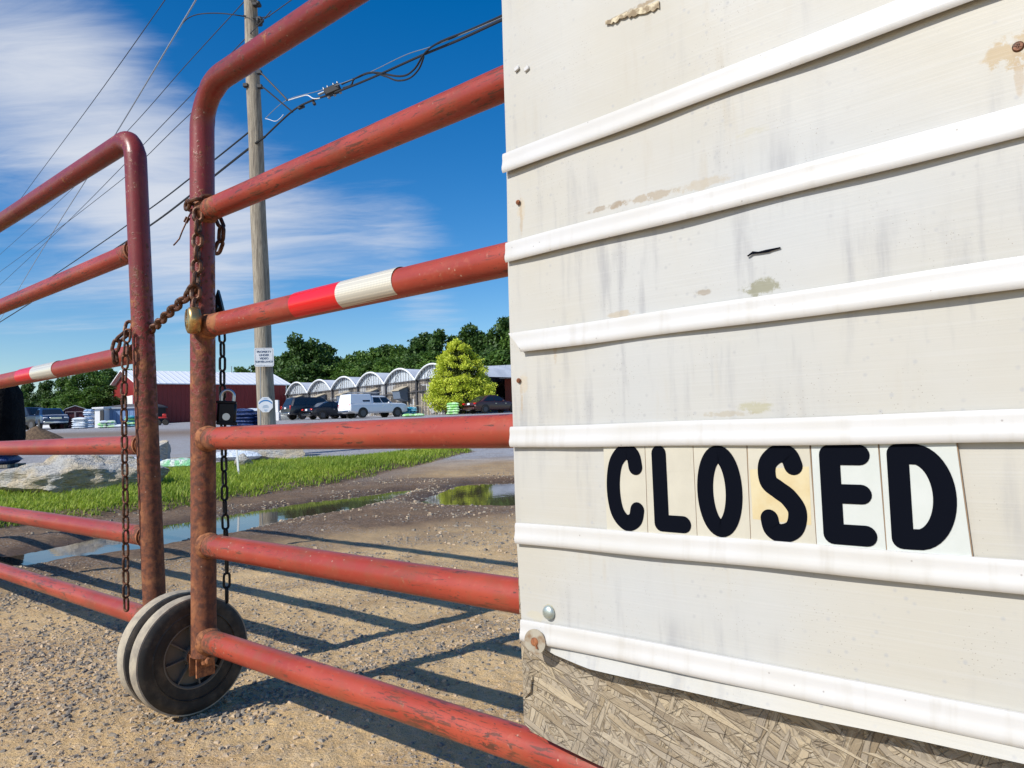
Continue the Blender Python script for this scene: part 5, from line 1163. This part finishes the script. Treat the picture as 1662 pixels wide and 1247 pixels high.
def px_of(P_):
    d = P_ - CAM; return W_PX / 2 + F_PX * d.dot(rt) / d.dot(fw)
ZV = []; 
for k in range(8): q = gpt(k); ZV.append(at(px_of(q), valy[k], q.y).z)
for k in range(6):
    a, b = gpt(k), gpt(k + 1); mid = (a + b) / 2; za, zb_ = ZV[k], ZV[k + 1]; zt = at(px_of(mid), apy[k], mid.y).z; g0 = min(gz(a.x, a.y), gz(b.x, b.y)) - .2
    n = 18; arc = []
    for i in range(n + 1):
        s_ = i / n; rise_ = zt - (za + zb_) / 2; arc.append(a.lerp(b, s_) + Vector((0, 0, za + (zb_ - za) * s_ + rise_ * (1 - abs(2 * s_ - 1) ** 2.1))))
    Ld = 22
    m = MB(); vs = [p for p in arc] + [p + gback * Ld + Vector((0, 0, .0)) for p in arc]; m.add([v_ - gback * .25 for v_ in vs[:n + 1]] + vs[n + 1:], [(i, i + 1, n + 2 + i, n + 1 + i) for i in range(n)]); m.build('roof', poly_, gh)
    m = MB(); m.tube([p - gback * .3 for p in arc], .085, 8); m.build('hoop', hoop, gh)
    m = MB()
    for i in range(1, 12):
        s_ = i / 12; j = s_ * n; i0 = int(j); p = arc[i0].lerp(arc[min(i0 + 1, n)], j - i0); base = a.lerp(b, s_); m.tube([Vector((base.x, base.y, g0)) - gback * .12, p - gback * .12], .038, 4)
    for s_ in (0.0,): m.tube([Vector((a.x, a.y, g0)) - gback * .15, Vector((a.x, a.y, za)) - gback * .15], .10, 6)
    for z_ in (za - .02, za - 1.05): m.tube([Vector((a.x, a.y, z_)) - gback * .14, Vector((b.x, b.y, z_ + zb_ - za)) - gback * .14], .05, 4)
    q1 = a.lerp(b, .3); q2 = a.lerp(b, .48); m.tube([Vector((q1.x, q1.y, za)) - gback * .14, Vector((q2.x, q2.y, zt - .1)) - gback * .14], .03, 4)
    m.build('end_frame', framem, gh)
    m = MB(); ff = [p for p in arc]; m.add([p for p in ff], [tuple(range(n + 1))]); m.build('end_glazing', film, gh, smooth=0)
    m = MB(); m.add([Vector((a.x, a.y, g0)), Vector((b.x, b.y, g0)), Vector((b.x, b.y, zb_)), Vector((a.x, a.y, za))], [(0, 1, 2, 3)]); m.build('end_wall', boardm, gh, smooth=0)
    # hooded vent / cooler
    if k < 5:
        c_ = a.lerp(b, .62) - gback * .65; zc_ = (za + g0) / 2 + .55; Mv = Matrix.Rotation(math.atan2(gdir.y, gdir.x), 4, 'Z')
        m = MB(); m.prism([Vector((c_.x, c_.y, zc_)) + gdir * -.55 + Vector((0, 0, z_)) + gback * y_ for y_, z_ in ((.5, -.7), (-.35, -.45), (-.5, .28), (.5, .62))], gdir * 1.1); hb = m.build('vent_hood', mat('grey_blue_panel', Base_Color=(.13, .17, .23), Roughness=.5), gh, smooth=0)
        m = MB(); m.prism([Vector((c_.x, c_.y, zc_)) + gdir * -.62 + Vector((0, 0, z_)) + gback * y_ for y_, z_ in ((.5, .64), (-.6, .27), (-.6, .34), (.5, .72))], gdir * 1.24); m.build('hood_roof', mat('tan_panel', Base_Color=(.42, .36, .26), Roughness=.7), hb, smooth=0)
rb = onb(812, 84); rb2 = gable_building('shed', 'long grey-roofed shed between the golden conifer and the sign edge', 'shed', onb(786, 80), Vector((.98, -.18, 0)), 9, 6, at(800, 612, 80).z - gz(-2, 80), 1.3, boardm, mat('grey_roof', ribbed((.40, .43, .48), (.33, .36, .41), 1.5), Roughness=.5), .3)
rs = gable_building('shed', 'red shed with white eave cut off by the sign edge', 'shed', onb(822, 72), Vector((.99, -.1, 0)), 6, 5, at(825, 613, 72).z - gz(-.5, 72), .9, mat('faded_red_boards', Base_Color=(.34, .07, .04), Roughness=.7), trimw, .45)
# left-hand yard
def gambrel_shed():
    p = onb(97, 62); p.z = at(97, 697, 62).z; wd_ = 2.25; dp = 3.2; r = thing('shed', 'small maroon gambrel garden shed with white-edged doors', 'shed', p, R(28))
    w2 = wd_ / 2; hgt = at(115, 659, 62).z - p.z; pr = [(0, -.3), (0, hgt * .62), (wd_ * .18, hgt * .86), (w2, hgt), (wd_ * .82, hgt * .86), (wd_, hgt * .62), (wd_, -.3)]
    m = MB(); m.prism([(x, 0, z) for x, z in pr][::-1], (0, dp, 0)); m.build('wall', mat('maroon_siding', ribbed((.10, .016, .02), (.13, .022, .026), 6), Roughness=.6), r, local=True, smooth=0)
    m = MB()
    for (x0, z0), (x1, z1) in zip(pr[1:5], pr[2:6]):
        d = Vector((x1 - x0, 0, z1 - z0)).normalized(); nn = Vector((-d.z, 0, d.x)) * .06; A_, B_ = Vector((x0, -.12, z0)) - d * .05, Vector((x1, -.12, z1)) + d * .05
        m.prism([A_ + nn * .1, B_ + nn * .1, B_ + nn, A_ + nn], (0, dp + .24, 0))
    m.build('roof', mat('pale_roof', Base_Color=(.55, .55, .52), Roughness=.6), r, local=True, smooth=0)
    for x0 in (.42, 1.15):
        m = MB(); m.box((x0 + .33, -.03, .72), (.64, .04, 1.42)); d_ = m.build('door', MATS['maroon_siding'], r, local=True)
        m = MB()
        for x_, z_, sx_, sz_ in ((x0, .72, .05, 1.45), (x0 + .66, .72, .05, 1.45), (x0 + .33, 1.44, .66, .05), (x0 + .33, .02, .66, .05)): m.box((x_, -.07, z_), (sx_, .05, sz_))
        m.tube([(x0 + .03, -.06, .04), (x0 + .63, -.06, .6)], .025, 4); m.build('door_trim', mat('pinkish_trim', Base_Color=(.5, .36, .34), Roughness=.6), d_, local=True)
gambrel_shed()
def simple_house(name, label, px0, px1, ytop, yeave, ybase, d, wallm, roofm, hip=.2, dep=6, cat='building'):
    a = at(px0, ybase, d); b = at(px1, ybase, d); z0 = min(a.z, gz(a.x, d)) - .3; r = thing(name, label, cat, (a.x, d, z0)); L_ = b.x - a.x; ze = at(px0, yeave, d).z - z0; zt = at((px0 + px1) / 2, ytop, d).z - z0
    m = MB(); m.box((L_ / 2, dep / 2, ze / 2), (L_ - .3, dep - .3, ze)); m.build('wall', wallm, r, local=True, smooth=0); m = MB()
    h_ = L_ * hip; vs = [(0, 0, ze), (L_, 0, ze), (L_, dep, ze), (0, dep, ze), (h_, dep / 2, zt), (L_ - h_, dep / 2, zt)]; vs += [(x, y, z - .12) for x, y, z in vs[:4]]
    m.add(vs, [(0, 1, 5, 4), (1, 2, 5), (2, 3, 4, 5), (3, 0, 4), (6, 7, 1, 0), (7, 8, 2, 1), (8, 9, 3, 2), (9, 6, 0, 3), (9, 8, 7, 6)]); m.build('roof', roofm, r, local=True, smooth=0); return r, L_, ze
beige = mat('beige_roof', Base_Color=(.42, .38, .30), Roughness=.8); dkw = mat('dark_wall', Base_Color=(.05, .045, .04), Roughness=.8); bluec = mat('blue_container_steel', ribbed((.13, .22, .40), (.16, .26, .44), 3), Roughness=.5)
simple_house('house', 'low beige hip-roofed building behind the black pickup', -10, 73, 657, 664, 690, 84, dkw, beige, .3, cat='building')
hh_, LL, zz_ = simple_house('hoop_house', 'long low white-roofed hoop house behind the pickups', 42, 100, 666, 676, 694, 74, trimw, mat('white_hoop_cover', Base_Color=(.80, .82, .84), Roughness=.4), .03, cat='hoop house')
simple_house('shed', 'dark grey roofed shed behind the blue container', 168, 235, 654, 661, 690, 72, dkw, mat('slate_roof', Base_Color=(.10, .10, .11), Roughness=.7), .15, cat='shed')
ct_, LL, zz_ = simple_house('container', 'blue steel storage container left of the barn', 168, 224, 660, 662, 693, 60, bluec, mat('grey_flat_top', Base_Color=(.3, .33, .38), Roughness=.5), .02, 2.4, 'container')
m = MB(); m.box((LL * .5, .12, zz_ - .1), (LL - .2, .06, .10)); m.build('top_rail', mat('pale_blue_trim', Base_Color=(.3, .36, .46), Roughness=.5), ct_, local=True)
cb_, LL, zz_ = simple_house('cabin', 'white narrow shed with a dark open doorway beside the blue container', 149, 168, 660, 661.5, 693, 59, trimw, trimw, .02, 2.2, 'shed')
m = MB(); m.box((LL * .82, .10, zz_ * .45), (.28, .1, zz_ * .85)); m.build('doorway', darkh, cb_, local=True)
# bag heaps and pallets in the yard
def heap(name, label, px, d, n, w_, h_, material, seed, cat='bag pile', group=None, cols=1):
    p = onb(px, d); r = thing(name, label, cat, p, R(seed * 7 % 30)); rd = random.Random(seed)
    k = 0; lay = max(1, int(h_ / .16))
    for L_ in range(lay):
        for c_ in range(cols):
            m = MB(); mm_ = material if not isinstance(material, list) else material[(L_ + c_) % len(material)]
            bagmesh(m, ((c_ - (cols - 1) / 2) * w_ / cols + rd.uniform(-.05, .05), rd.uniform(-.05, .05), .09 + L_ * h_ / lay), (w_ / cols * 1.08, .75, .24), rd.uniform(-.15, .15), seed + k); m.build('bag', mm_, r, local=True, smooth=60); k += 1
    return r
heap('bag_stack', 'low heap of white bags beside the maroon shed', 131, 57, 5, .95, .8, bagw, 1); heap('bag_stack', 'tall stack of blue and white bags beside the white narrow shed', 145, 60, 8, .6, 1.45, [bagb, bagw], 2)
heap('bag_stack', 'sprawling heap of green and white bags in front of the blue container', 175, 56, 4, 1.15, .5, [bagg, bagl, bagw], 3, cols=2); heap('bag_stack', 'green and blue bag stack against the blue container end', 212, 57, 5, .7, .8, [bagt, bagl], 4)
heap('bag_stack', 'white bags low in front of the blue container', 197, 56, 4, .9, .3, [bagw], 6)
heap('bag_stack', 'navy wrapped bag pallet left of the utility pole', 394, 40, 4, 1.15, .95, bagn, 7); heap('bag_stack', 'navy and white bag pallet right behind the utility pole', 413, 41, 4, 1.1, .95, [bagn, bagn, bagn, bagn, bagw], 8)
heap('bag_stack', 'tall lime green wrapped bag stack below the golden conifer', 736, 60, 4, .95, .95, bagl, 9, cols=1); heap('bag_stack', 'teal tarp covered heap beside the white pickup nose', 664, 61, 4, 1.3, .7, bagt, 10); heap('bag_stack', 'flat lime green bags right of the teal heap', 672, 57, 4, 1.6, .22, bagl, 12, cols=2)
p = onb(471, 66); m = MB(); bagmesh(m, (0, 0, .35), (1.9, 1.2, 1.1), 0, 2); o = m.build('covered_boat', mat('pale_cover', Base_Color=(.55, .58, .55), Roughness=.6), smooth=60); o.location = p; tag(o, 'pale covered hump parked between the barn end and the dark SUV', 'covered boat')
m = MB(); p = onb(450, 64); m.box(p + Vector((0, 0, .8)), (.35, .3, 1.9), bev=.03); m.box(p + Vector((-.05, -.4, .3)), (.9, .5, .8), bev=.05); tag(m.build('cabinet', trimw), 'white upright cabinet at the right end of the barn', 'cabinet')
# debris and small posts in front of the greenhouses
GP = 'thin wooden posts in front of the greenhouses'
lbp = ['first thin pale post right of the white pickup', 'second thin pale post right of the white pickup', 'third thin pale post right of the white pickup', 'leaning pale post nearest the golden conifer on its left', 'short pale post under the left of the golden conifer']
for i, px in enumerate((664, 674, 686, 696, 708)):
    p = onb(px, 63); m = MB(); m.box(Vector((0, 0, .55)), (.07, .07, 1.3), M=Matrix.Rotation((i % 3 - 1) * .08, 4, 'Y'), bev=.01); m.box(Vector((.3, 0, .85)), (.6, .04, .06)); o = m.build('post', mat('pale_timber', Base_Color=(.40, .33, .22), Roughness=.85)); o.location = p; tag(o, lbp[i], 'post', GP)
# soil pile
p = onb(60, 30); r_ = np.random.default_rng(3); n = 48; k = 26; V = []; 
for j in range(k + 1):
    for i in range(n): a = 2 * math.pi * i / n; q = j / k; V.append((q * 1.05 * math.cos(a), q * .8 * math.sin(a), 0))
V = np.array(V); q = np.hypot(V[:, 0] / 1.05, V[:, 1] / .8); V[:, 2] = .56 * (1 - q) ** .85 + fbm(V[:, 0] * 4, V[:, 1] * 4, 4) * .13 * (1 - q) - .03
Fc = [(j * n + i, j * n + (i + 1) % n, (j + 1) * n + (i + 1) % n, (j + 1) * n + i) for j in range(k) for i in range(n)]
o = npmesh('soil_pile', V, np.array(Fc)[:, ::-1], mat('dark_soil', lambda T: (T.put(T.b, 'Base Color', T.mix(T.mrange(T.noise(T.oc, 12, 5), .35, .65), (.085, .052, .030), (.17, .11, .06))), T.put(T.b, 'Normal', T.bump(T.noise(T.oc, 25, 4), 1, .04))), Roughness=.95), smooth=True); o.location = p; tag(o, 'cone-shaped heap of dark brown soil on the gravel lot', 'soil pile')
for i, v in enumerate(o.data.polygons[0:1]): 
    if v.normal.z < 0: o.data.flip_normals()

# ---------------------------------------------------------------- vehicles
def paint(name, c, r=.28, metal=.2): return mat(name, Base_Color=c, Roughness=r, Metallic=metal, Coat_Weight=.6, Coat_Roughness=.06)
chrome = mat('chrome', Base_Color=(.6, .62, .65), Metallic=1, Roughness=.15); tail = mat('red_lens', Base_Color=(.55, .01, .01), Roughness=.15); headl = mat('clear_lens', Base_Color=(.75, .78, .8), Roughness=.1); trimb = mat('black_trim', Base_Color=(.015, .015, .016), Roughness=.5)
def car(name, label, cat, p, heading, body, kind='sedan', L=4.8, Wd=1.85, H=1.45, wr=.33, wb=None, cap=False):
    """heading angle: +x of the car points forward"""
    r = thing(name, label, cat, p, heading); hL = L / 2; hw = Wd / 2; wb = wb or L * .58; rk = .24 if kind == 'sedan' else .38
    if kind == 'sedan': st = [(-hL, .55, .60, .82), (-hL + .12, .34, .86, .92), (-hL + .6, rk, .98, .985), (-hL + 1.3, rk, 1.0, 1), (0, rk, .96, 1), (hL - 1.5, rk, .95, 1), (hL - .7, rk, .84, .97), (hL - .15, .32, .70, .88), (hL, .42, .56, .74)]
    elif kind == 'suv': st = [(-hL, .55, .95, .90), (-hL + .10, .42, 1.16, .96), (-hL + .5, rk, 1.20, 1), (0, rk, 1.16, 1), (hL - 1.5, rk, 1.13, 1), (hL - .5, rk, 1.08, .98), (hL - .1, .42, .98, .93), (hL, .5, .75, .86)]
    else: st = [(-hL, .60, 1.02, .93), (-hL + .06, .50, 1.12, .98), (-hL + .5, rk, 1.14, 1), (0, rk, 1.13, 1), (hL - 1.6, rk, 1.16, 1), (hL - .5, rk, 1.14, .99), (hL - .1, .42, 1.04, .95), (hL, .52, .82, .90)]
    m = MB(); sec = []
    for x, z0, z1, ws in st:
        h2 = hw * ws; hm = z0 + (z1 - z0) * .55
        pr = [(-h2 * .86, z0), (-h2 * .98, z0 + .10), (-h2, hm), (-h2 * .965, z1 - .07), (-h2 * .88, z1), (0, z1 + .03), (h2 * .88, z1), (h2 * .965, z1 - .07), (h2, hm), (h2 * .98, z0 + .10), (h2 * .86, z0)]
        sec.append([(x, y, z) for y, z in pr])
    n = len(sec[0]); m.add([q for s_ in sec for q in s_], [(i * n + j, i * n + (j + 1) % n, (i + 1) * n + (j + 1) % n, (i + 1) * n + j) for i in range(len(sec) - 1) for j in range(n)] + [tuple(range(n)), tuple((len(sec) - 1) * n + j for j in range(n))[::-1]])
    # cabin: bottom ring and roof ring
    zb = {'sedan': .94, 'suv': 1.15, 'pickup': 1.12}[kind]
    if kind == 'sedan': xs = (-hL + .55, hL - 1.45); tx = (-hL + 1.45, hL - 2.35)
    elif kind == 'suv': xs = (-hL + .10, hL - 1.30); tx = (-hL + .45, hL - 2.0)
    else: xs = (-hL + 2.05 if L > 5.4 else -hL + 1.9, hL - 1.30); tx = (xs[0] + .12, hL - 2.0)
    def ringz(z, f): 
        x0 = xs[0] + (tx[0] - xs[0]) * f; x1 = xs[1] + (tx[1] - xs[1]) * f; w_ = hw * (.93 - .20 * f); return x0, x1, w_, z
    lv = [ringz(zb - .03, 0), ringz(zb + (H - zb) * .55, .55), ringz(H - .08, .90), ringz(H, 1.12)]
    vs = []
    for x0, x1, w_, z in lv:
        c_ = .12; vs += [(x0 + c_, -w_, z), (x1 - c_, -w_, z), (x1, -w_ + c_ * 1.2, z), (x1, w_ - c_ * 1.2, z), (x1 - c_, w_, z), (x0 + c_, w_, z), (x0, w_ - c_, z), (x0, -w_ + c_, z)]
    m.add(vs, [(i * 8 + j, i * 8 + (j + 1) % 8, (i + 1) * 8 + (j + 1) % 8, (i + 1) * 8 + j) for i in range(3) for j in range(8)] + [tuple(24 + j for j in range(8))]); bo = m.build('body', body, r, local=True, smooth=32)
    # windows as panels following the cabin faces, slightly proud
    def onface(f, s_, side):
        x0 = xs[0] + (tx[0] - xs[0]) * f; x1 = xs[1] + (tx[1] - xs[1]) * f; w_ = hw * (.93 - .20 * f) + .012; return (x0 + (x1 - x0) * s_, side * w_, zb + (H - zb) * f)
    for side in (-1, 1):
        spans = ((.10, .47), (.51, .90)) if kind != 'suv' else ((.06, .33), (.37, .62), (.66, .92))
        for a, b in spans:
            m = MB(); q = [onface(.10, a, side), onface(.10, b, side), onface(.80, b, side), onface(.80, a, side)]; m.add(q, [(0, 1, 2, 3) if side < 0 else (3, 2, 1, 0)]); m.build('side_window', glassd, r, local=True, smooth=0)
    for x_i, nm in ((0, 'rear_window'), (1, 'windscreen')):
        o_ = -.014 if x_i == 0 else .014; q = []
        for f, ww in ((.12, .80), (.12, -.80), (.84, -.80), (.84, .80)): xx = xs[x_i] + (tx[x_i] - xs[x_i]) * f + o_; q.append((xx, hw * (.93 - .2 * f) * ww, zb + (H - zb) * f))
        m = MB(); m.add(q, [(0, 1, 2, 3)]); m.build(nm, glassd, r, local=True, smooth=0)
    for x in (-wb / 2 - .02, wb / 2 + .08):
        for s_ in (-1, 1):
            m = MB(); c_ = (x, s_ * (hw - .10), wr); m.lathe([(wr * .60, -.10), (wr * .92, -.115), (wr, -.08), (wr, .08), (wr * .92, .115), (wr * .60, .10)], c_, (0, 1, 0), 28); w_ = m.build('wheel', rub, r, local=True)
            m = MB(); m.lathe([(wr * .62, 0), (wr * .62, .012), (wr * .5, .006), (wr * .15, .02)], (x, s_ * (hw + .002), wr), (0, s_, 0), 20); m.build('rim', mat('dull_rim', Base_Color=(.10, .10, .105), Metallic=.4, Roughness=.5), w_, local=True)
            m = MB(); arc = [(x + (wr * 1.18) * math.cos(R(a)), s_ * (hw + .004), wr + wr * 1.18 * math.sin(R(a))) for a in range(-12, 193, 12)]; m.add(arc, [tuple(range(len(arc)))]); m.build('wheel_arch', trimb, r, local=True, smooth=0)
    zt = {'sedan': .80, 'suv': 1.0, 'pickup': .93}[kind]; tall = {'sedan': .13, 'suv': .36, 'pickup': .30}[kind]
    for s_ in (-1, 1):
        m = MB(); m.box((-hL + .07, s_ * (hw * .84), zt), (.14, .26 if kind == 'sedan' else .12, tall), bev=.02); m.build('taillight', tail, r, local=True)
        m = MB(); m.box((hL - .09, s_ * (hw * .72), zt - .08), (.16, .34, .15), bev=.03); m.build('headlight', headl, r, local=True)
        m = MB(); m.box((xs[1] - .62, s_ * (hw + .09), zb + .05), (.10, .18, .13), bev=.03); m.build('mirror', body, r, local=True)
    for x, nm in ((-hL - .02, 'rear_bumper'), (hL + .0, 'front_bumper')):
        m = MB(); m.box((x, 0, .52 if kind != 'sedan' else .42), (.12, Wd * .86, .17), bev=.04); m.build(nm, chrome if kind != 'sedan' else body, r, local=True)
    m = MB(); m.box((-hL - .01, 0, zt - .02 if kind != 'pickup' else .78), (.03, .34, .14)); m.build('number_plate', headl, r, local=True)
    m = MB(); m.box((hL - .02, 0, zt - .08), (.06, Wd * .42, .18), bev=.02); m.build('grille', trimb if kind == 'sedan' else chrome, r, local=True)
    for s_ in (-1, 1):
        m = MB()
        for xx in ((-.05, .95) if kind != 'pickup' else (.55, 1.35)): m.box((xx - .3, s_ * (hw + .008), zb - .16), (.14, .02, .035))
        m.build('door_handle', chrome, r, local=True)
    if cap:
        x0, x1 = -hL + .04, xs[0] + .02; zc_ = 1.10; zt_ = H + .14; hw2 = hw * .94; m = MB()
        vs = [(x0, -hw2, zc_), (x1, -hw2, zc_), (x1, hw2, zc_), (x0, hw2, zc_), (x0 + .12, -hw2 * .84, zt_ - .06), (x1, -hw2 * .84, zt_ - .06), (x1, hw2 * .84, zt_ - .06), (x0 + .12, hw2 * .84, zt_ - .06), (x0 + .25, -hw2 * .6, zt_), (x1, -hw2 * .6, zt_), (x1, hw2 * .6, zt_), (x0 + .25, hw2 * .6, zt_)]
        m.add(vs, [(0, 1, 5, 4), (1, 2, 6, 5), (2, 3, 7, 6), (3, 0, 4, 7), (4, 5, 9, 8), (5, 6, 10, 9), (6, 7, 11, 10), (7, 4, 8, 11), (8, 9, 10, 11)]); m.build('bed_cap', body, r, local=True, smooth=20)
        m = MB(); q = [(x0 + 1.1, -hw2 * .955, 1.26), (x1 - .12, -hw2 * .955, 1.26), (x1 - .12, -hw2 * .90, 1.46), (x0 + 1.1, -hw2 * .90, 1.46)]; m.add([(x, y - .015, z) for x, y, z in q], [(0, 1, 2, 3)]); m.build('cap_window', glassd, r, local=True, smooth=0)
        m = MB()
        for y in (-.62, .62): m.tube([(x0 + .1, y, zt_ + .14), (hL - 2.2, y, zt_ + .14)], .022, 6)
        for x in np.linspace(x0 + .2, hL - 2.3, 7): m.tube([(x, -.62, zt_ + .12), (x, .62, zt_ + .12)], .02, 6)
        for x in (x0 + .3, x0 + 1.4, hL - 2.5):
            for y in (-.62, .62): m.tube([(x, y, zt_ - .1), (x, y, zt_ + .14)], .02, 6)
        m.build('ladder_rack', galv, r, local=True)
    return r
def place(px, d): p = onb(px, d); return p
HD = R(90 - 48)      # heading in Blender angle
car('car', 'white pickup truck with a white bed cap and ladder rack', 'pickup truck', place(607, 59), HD + R(2), paint('white_paint', (.78, .80, .83), .3, 0), 'pickup', 5.35, 1.95, 1.74, .38, cap=True)
car('car', 'dark grey SUV parked nearest the barn', 'suv', place(510, 63), HD, paint('dark_grey_paint', (.022, .026, .035)), 'suv', 5.1, 2.0, 1.86, .37)
car('car', 'black sedan with bright tail light beside the dark SUV', 'car', place(541, 61), HD, paint('black_paint', (.010, .011, .018)), 'sedan', 4.7, 1.8, 1.42)
car('car', 'deep blue car tucked against the tail of the white pickup', 'car', place(557, 64), HD, paint('blue_paint', (.015, .035, .14)), 'sedan', 4.5, 1.78, 1.44)
car('car', 'dark maroon brown sedan under the golden conifer beside the sign edge', 'car', place(801, 61), HD - R(3), paint('maroon_paint', (.07, .025, .022)), 'sedan', 4.85, 1.85, 1.48)
car('car', 'black crew cab pickup behind the soil heap', 'pickup truck', place(47, 62), R(-22), paint('black_blue_paint', (.012, .016, .028)), 'pickup', 5.6, 2.0, 1.85, .38)
car('car', 'dark blue pickup with chrome grille facing the lot beside the soil heap', 'pickup truck', place(80, 61), R(-48), paint('metal_blue_paint', (.02, .05, .12)), 'pickup', 5.3, 2.0, 1.7, .38)
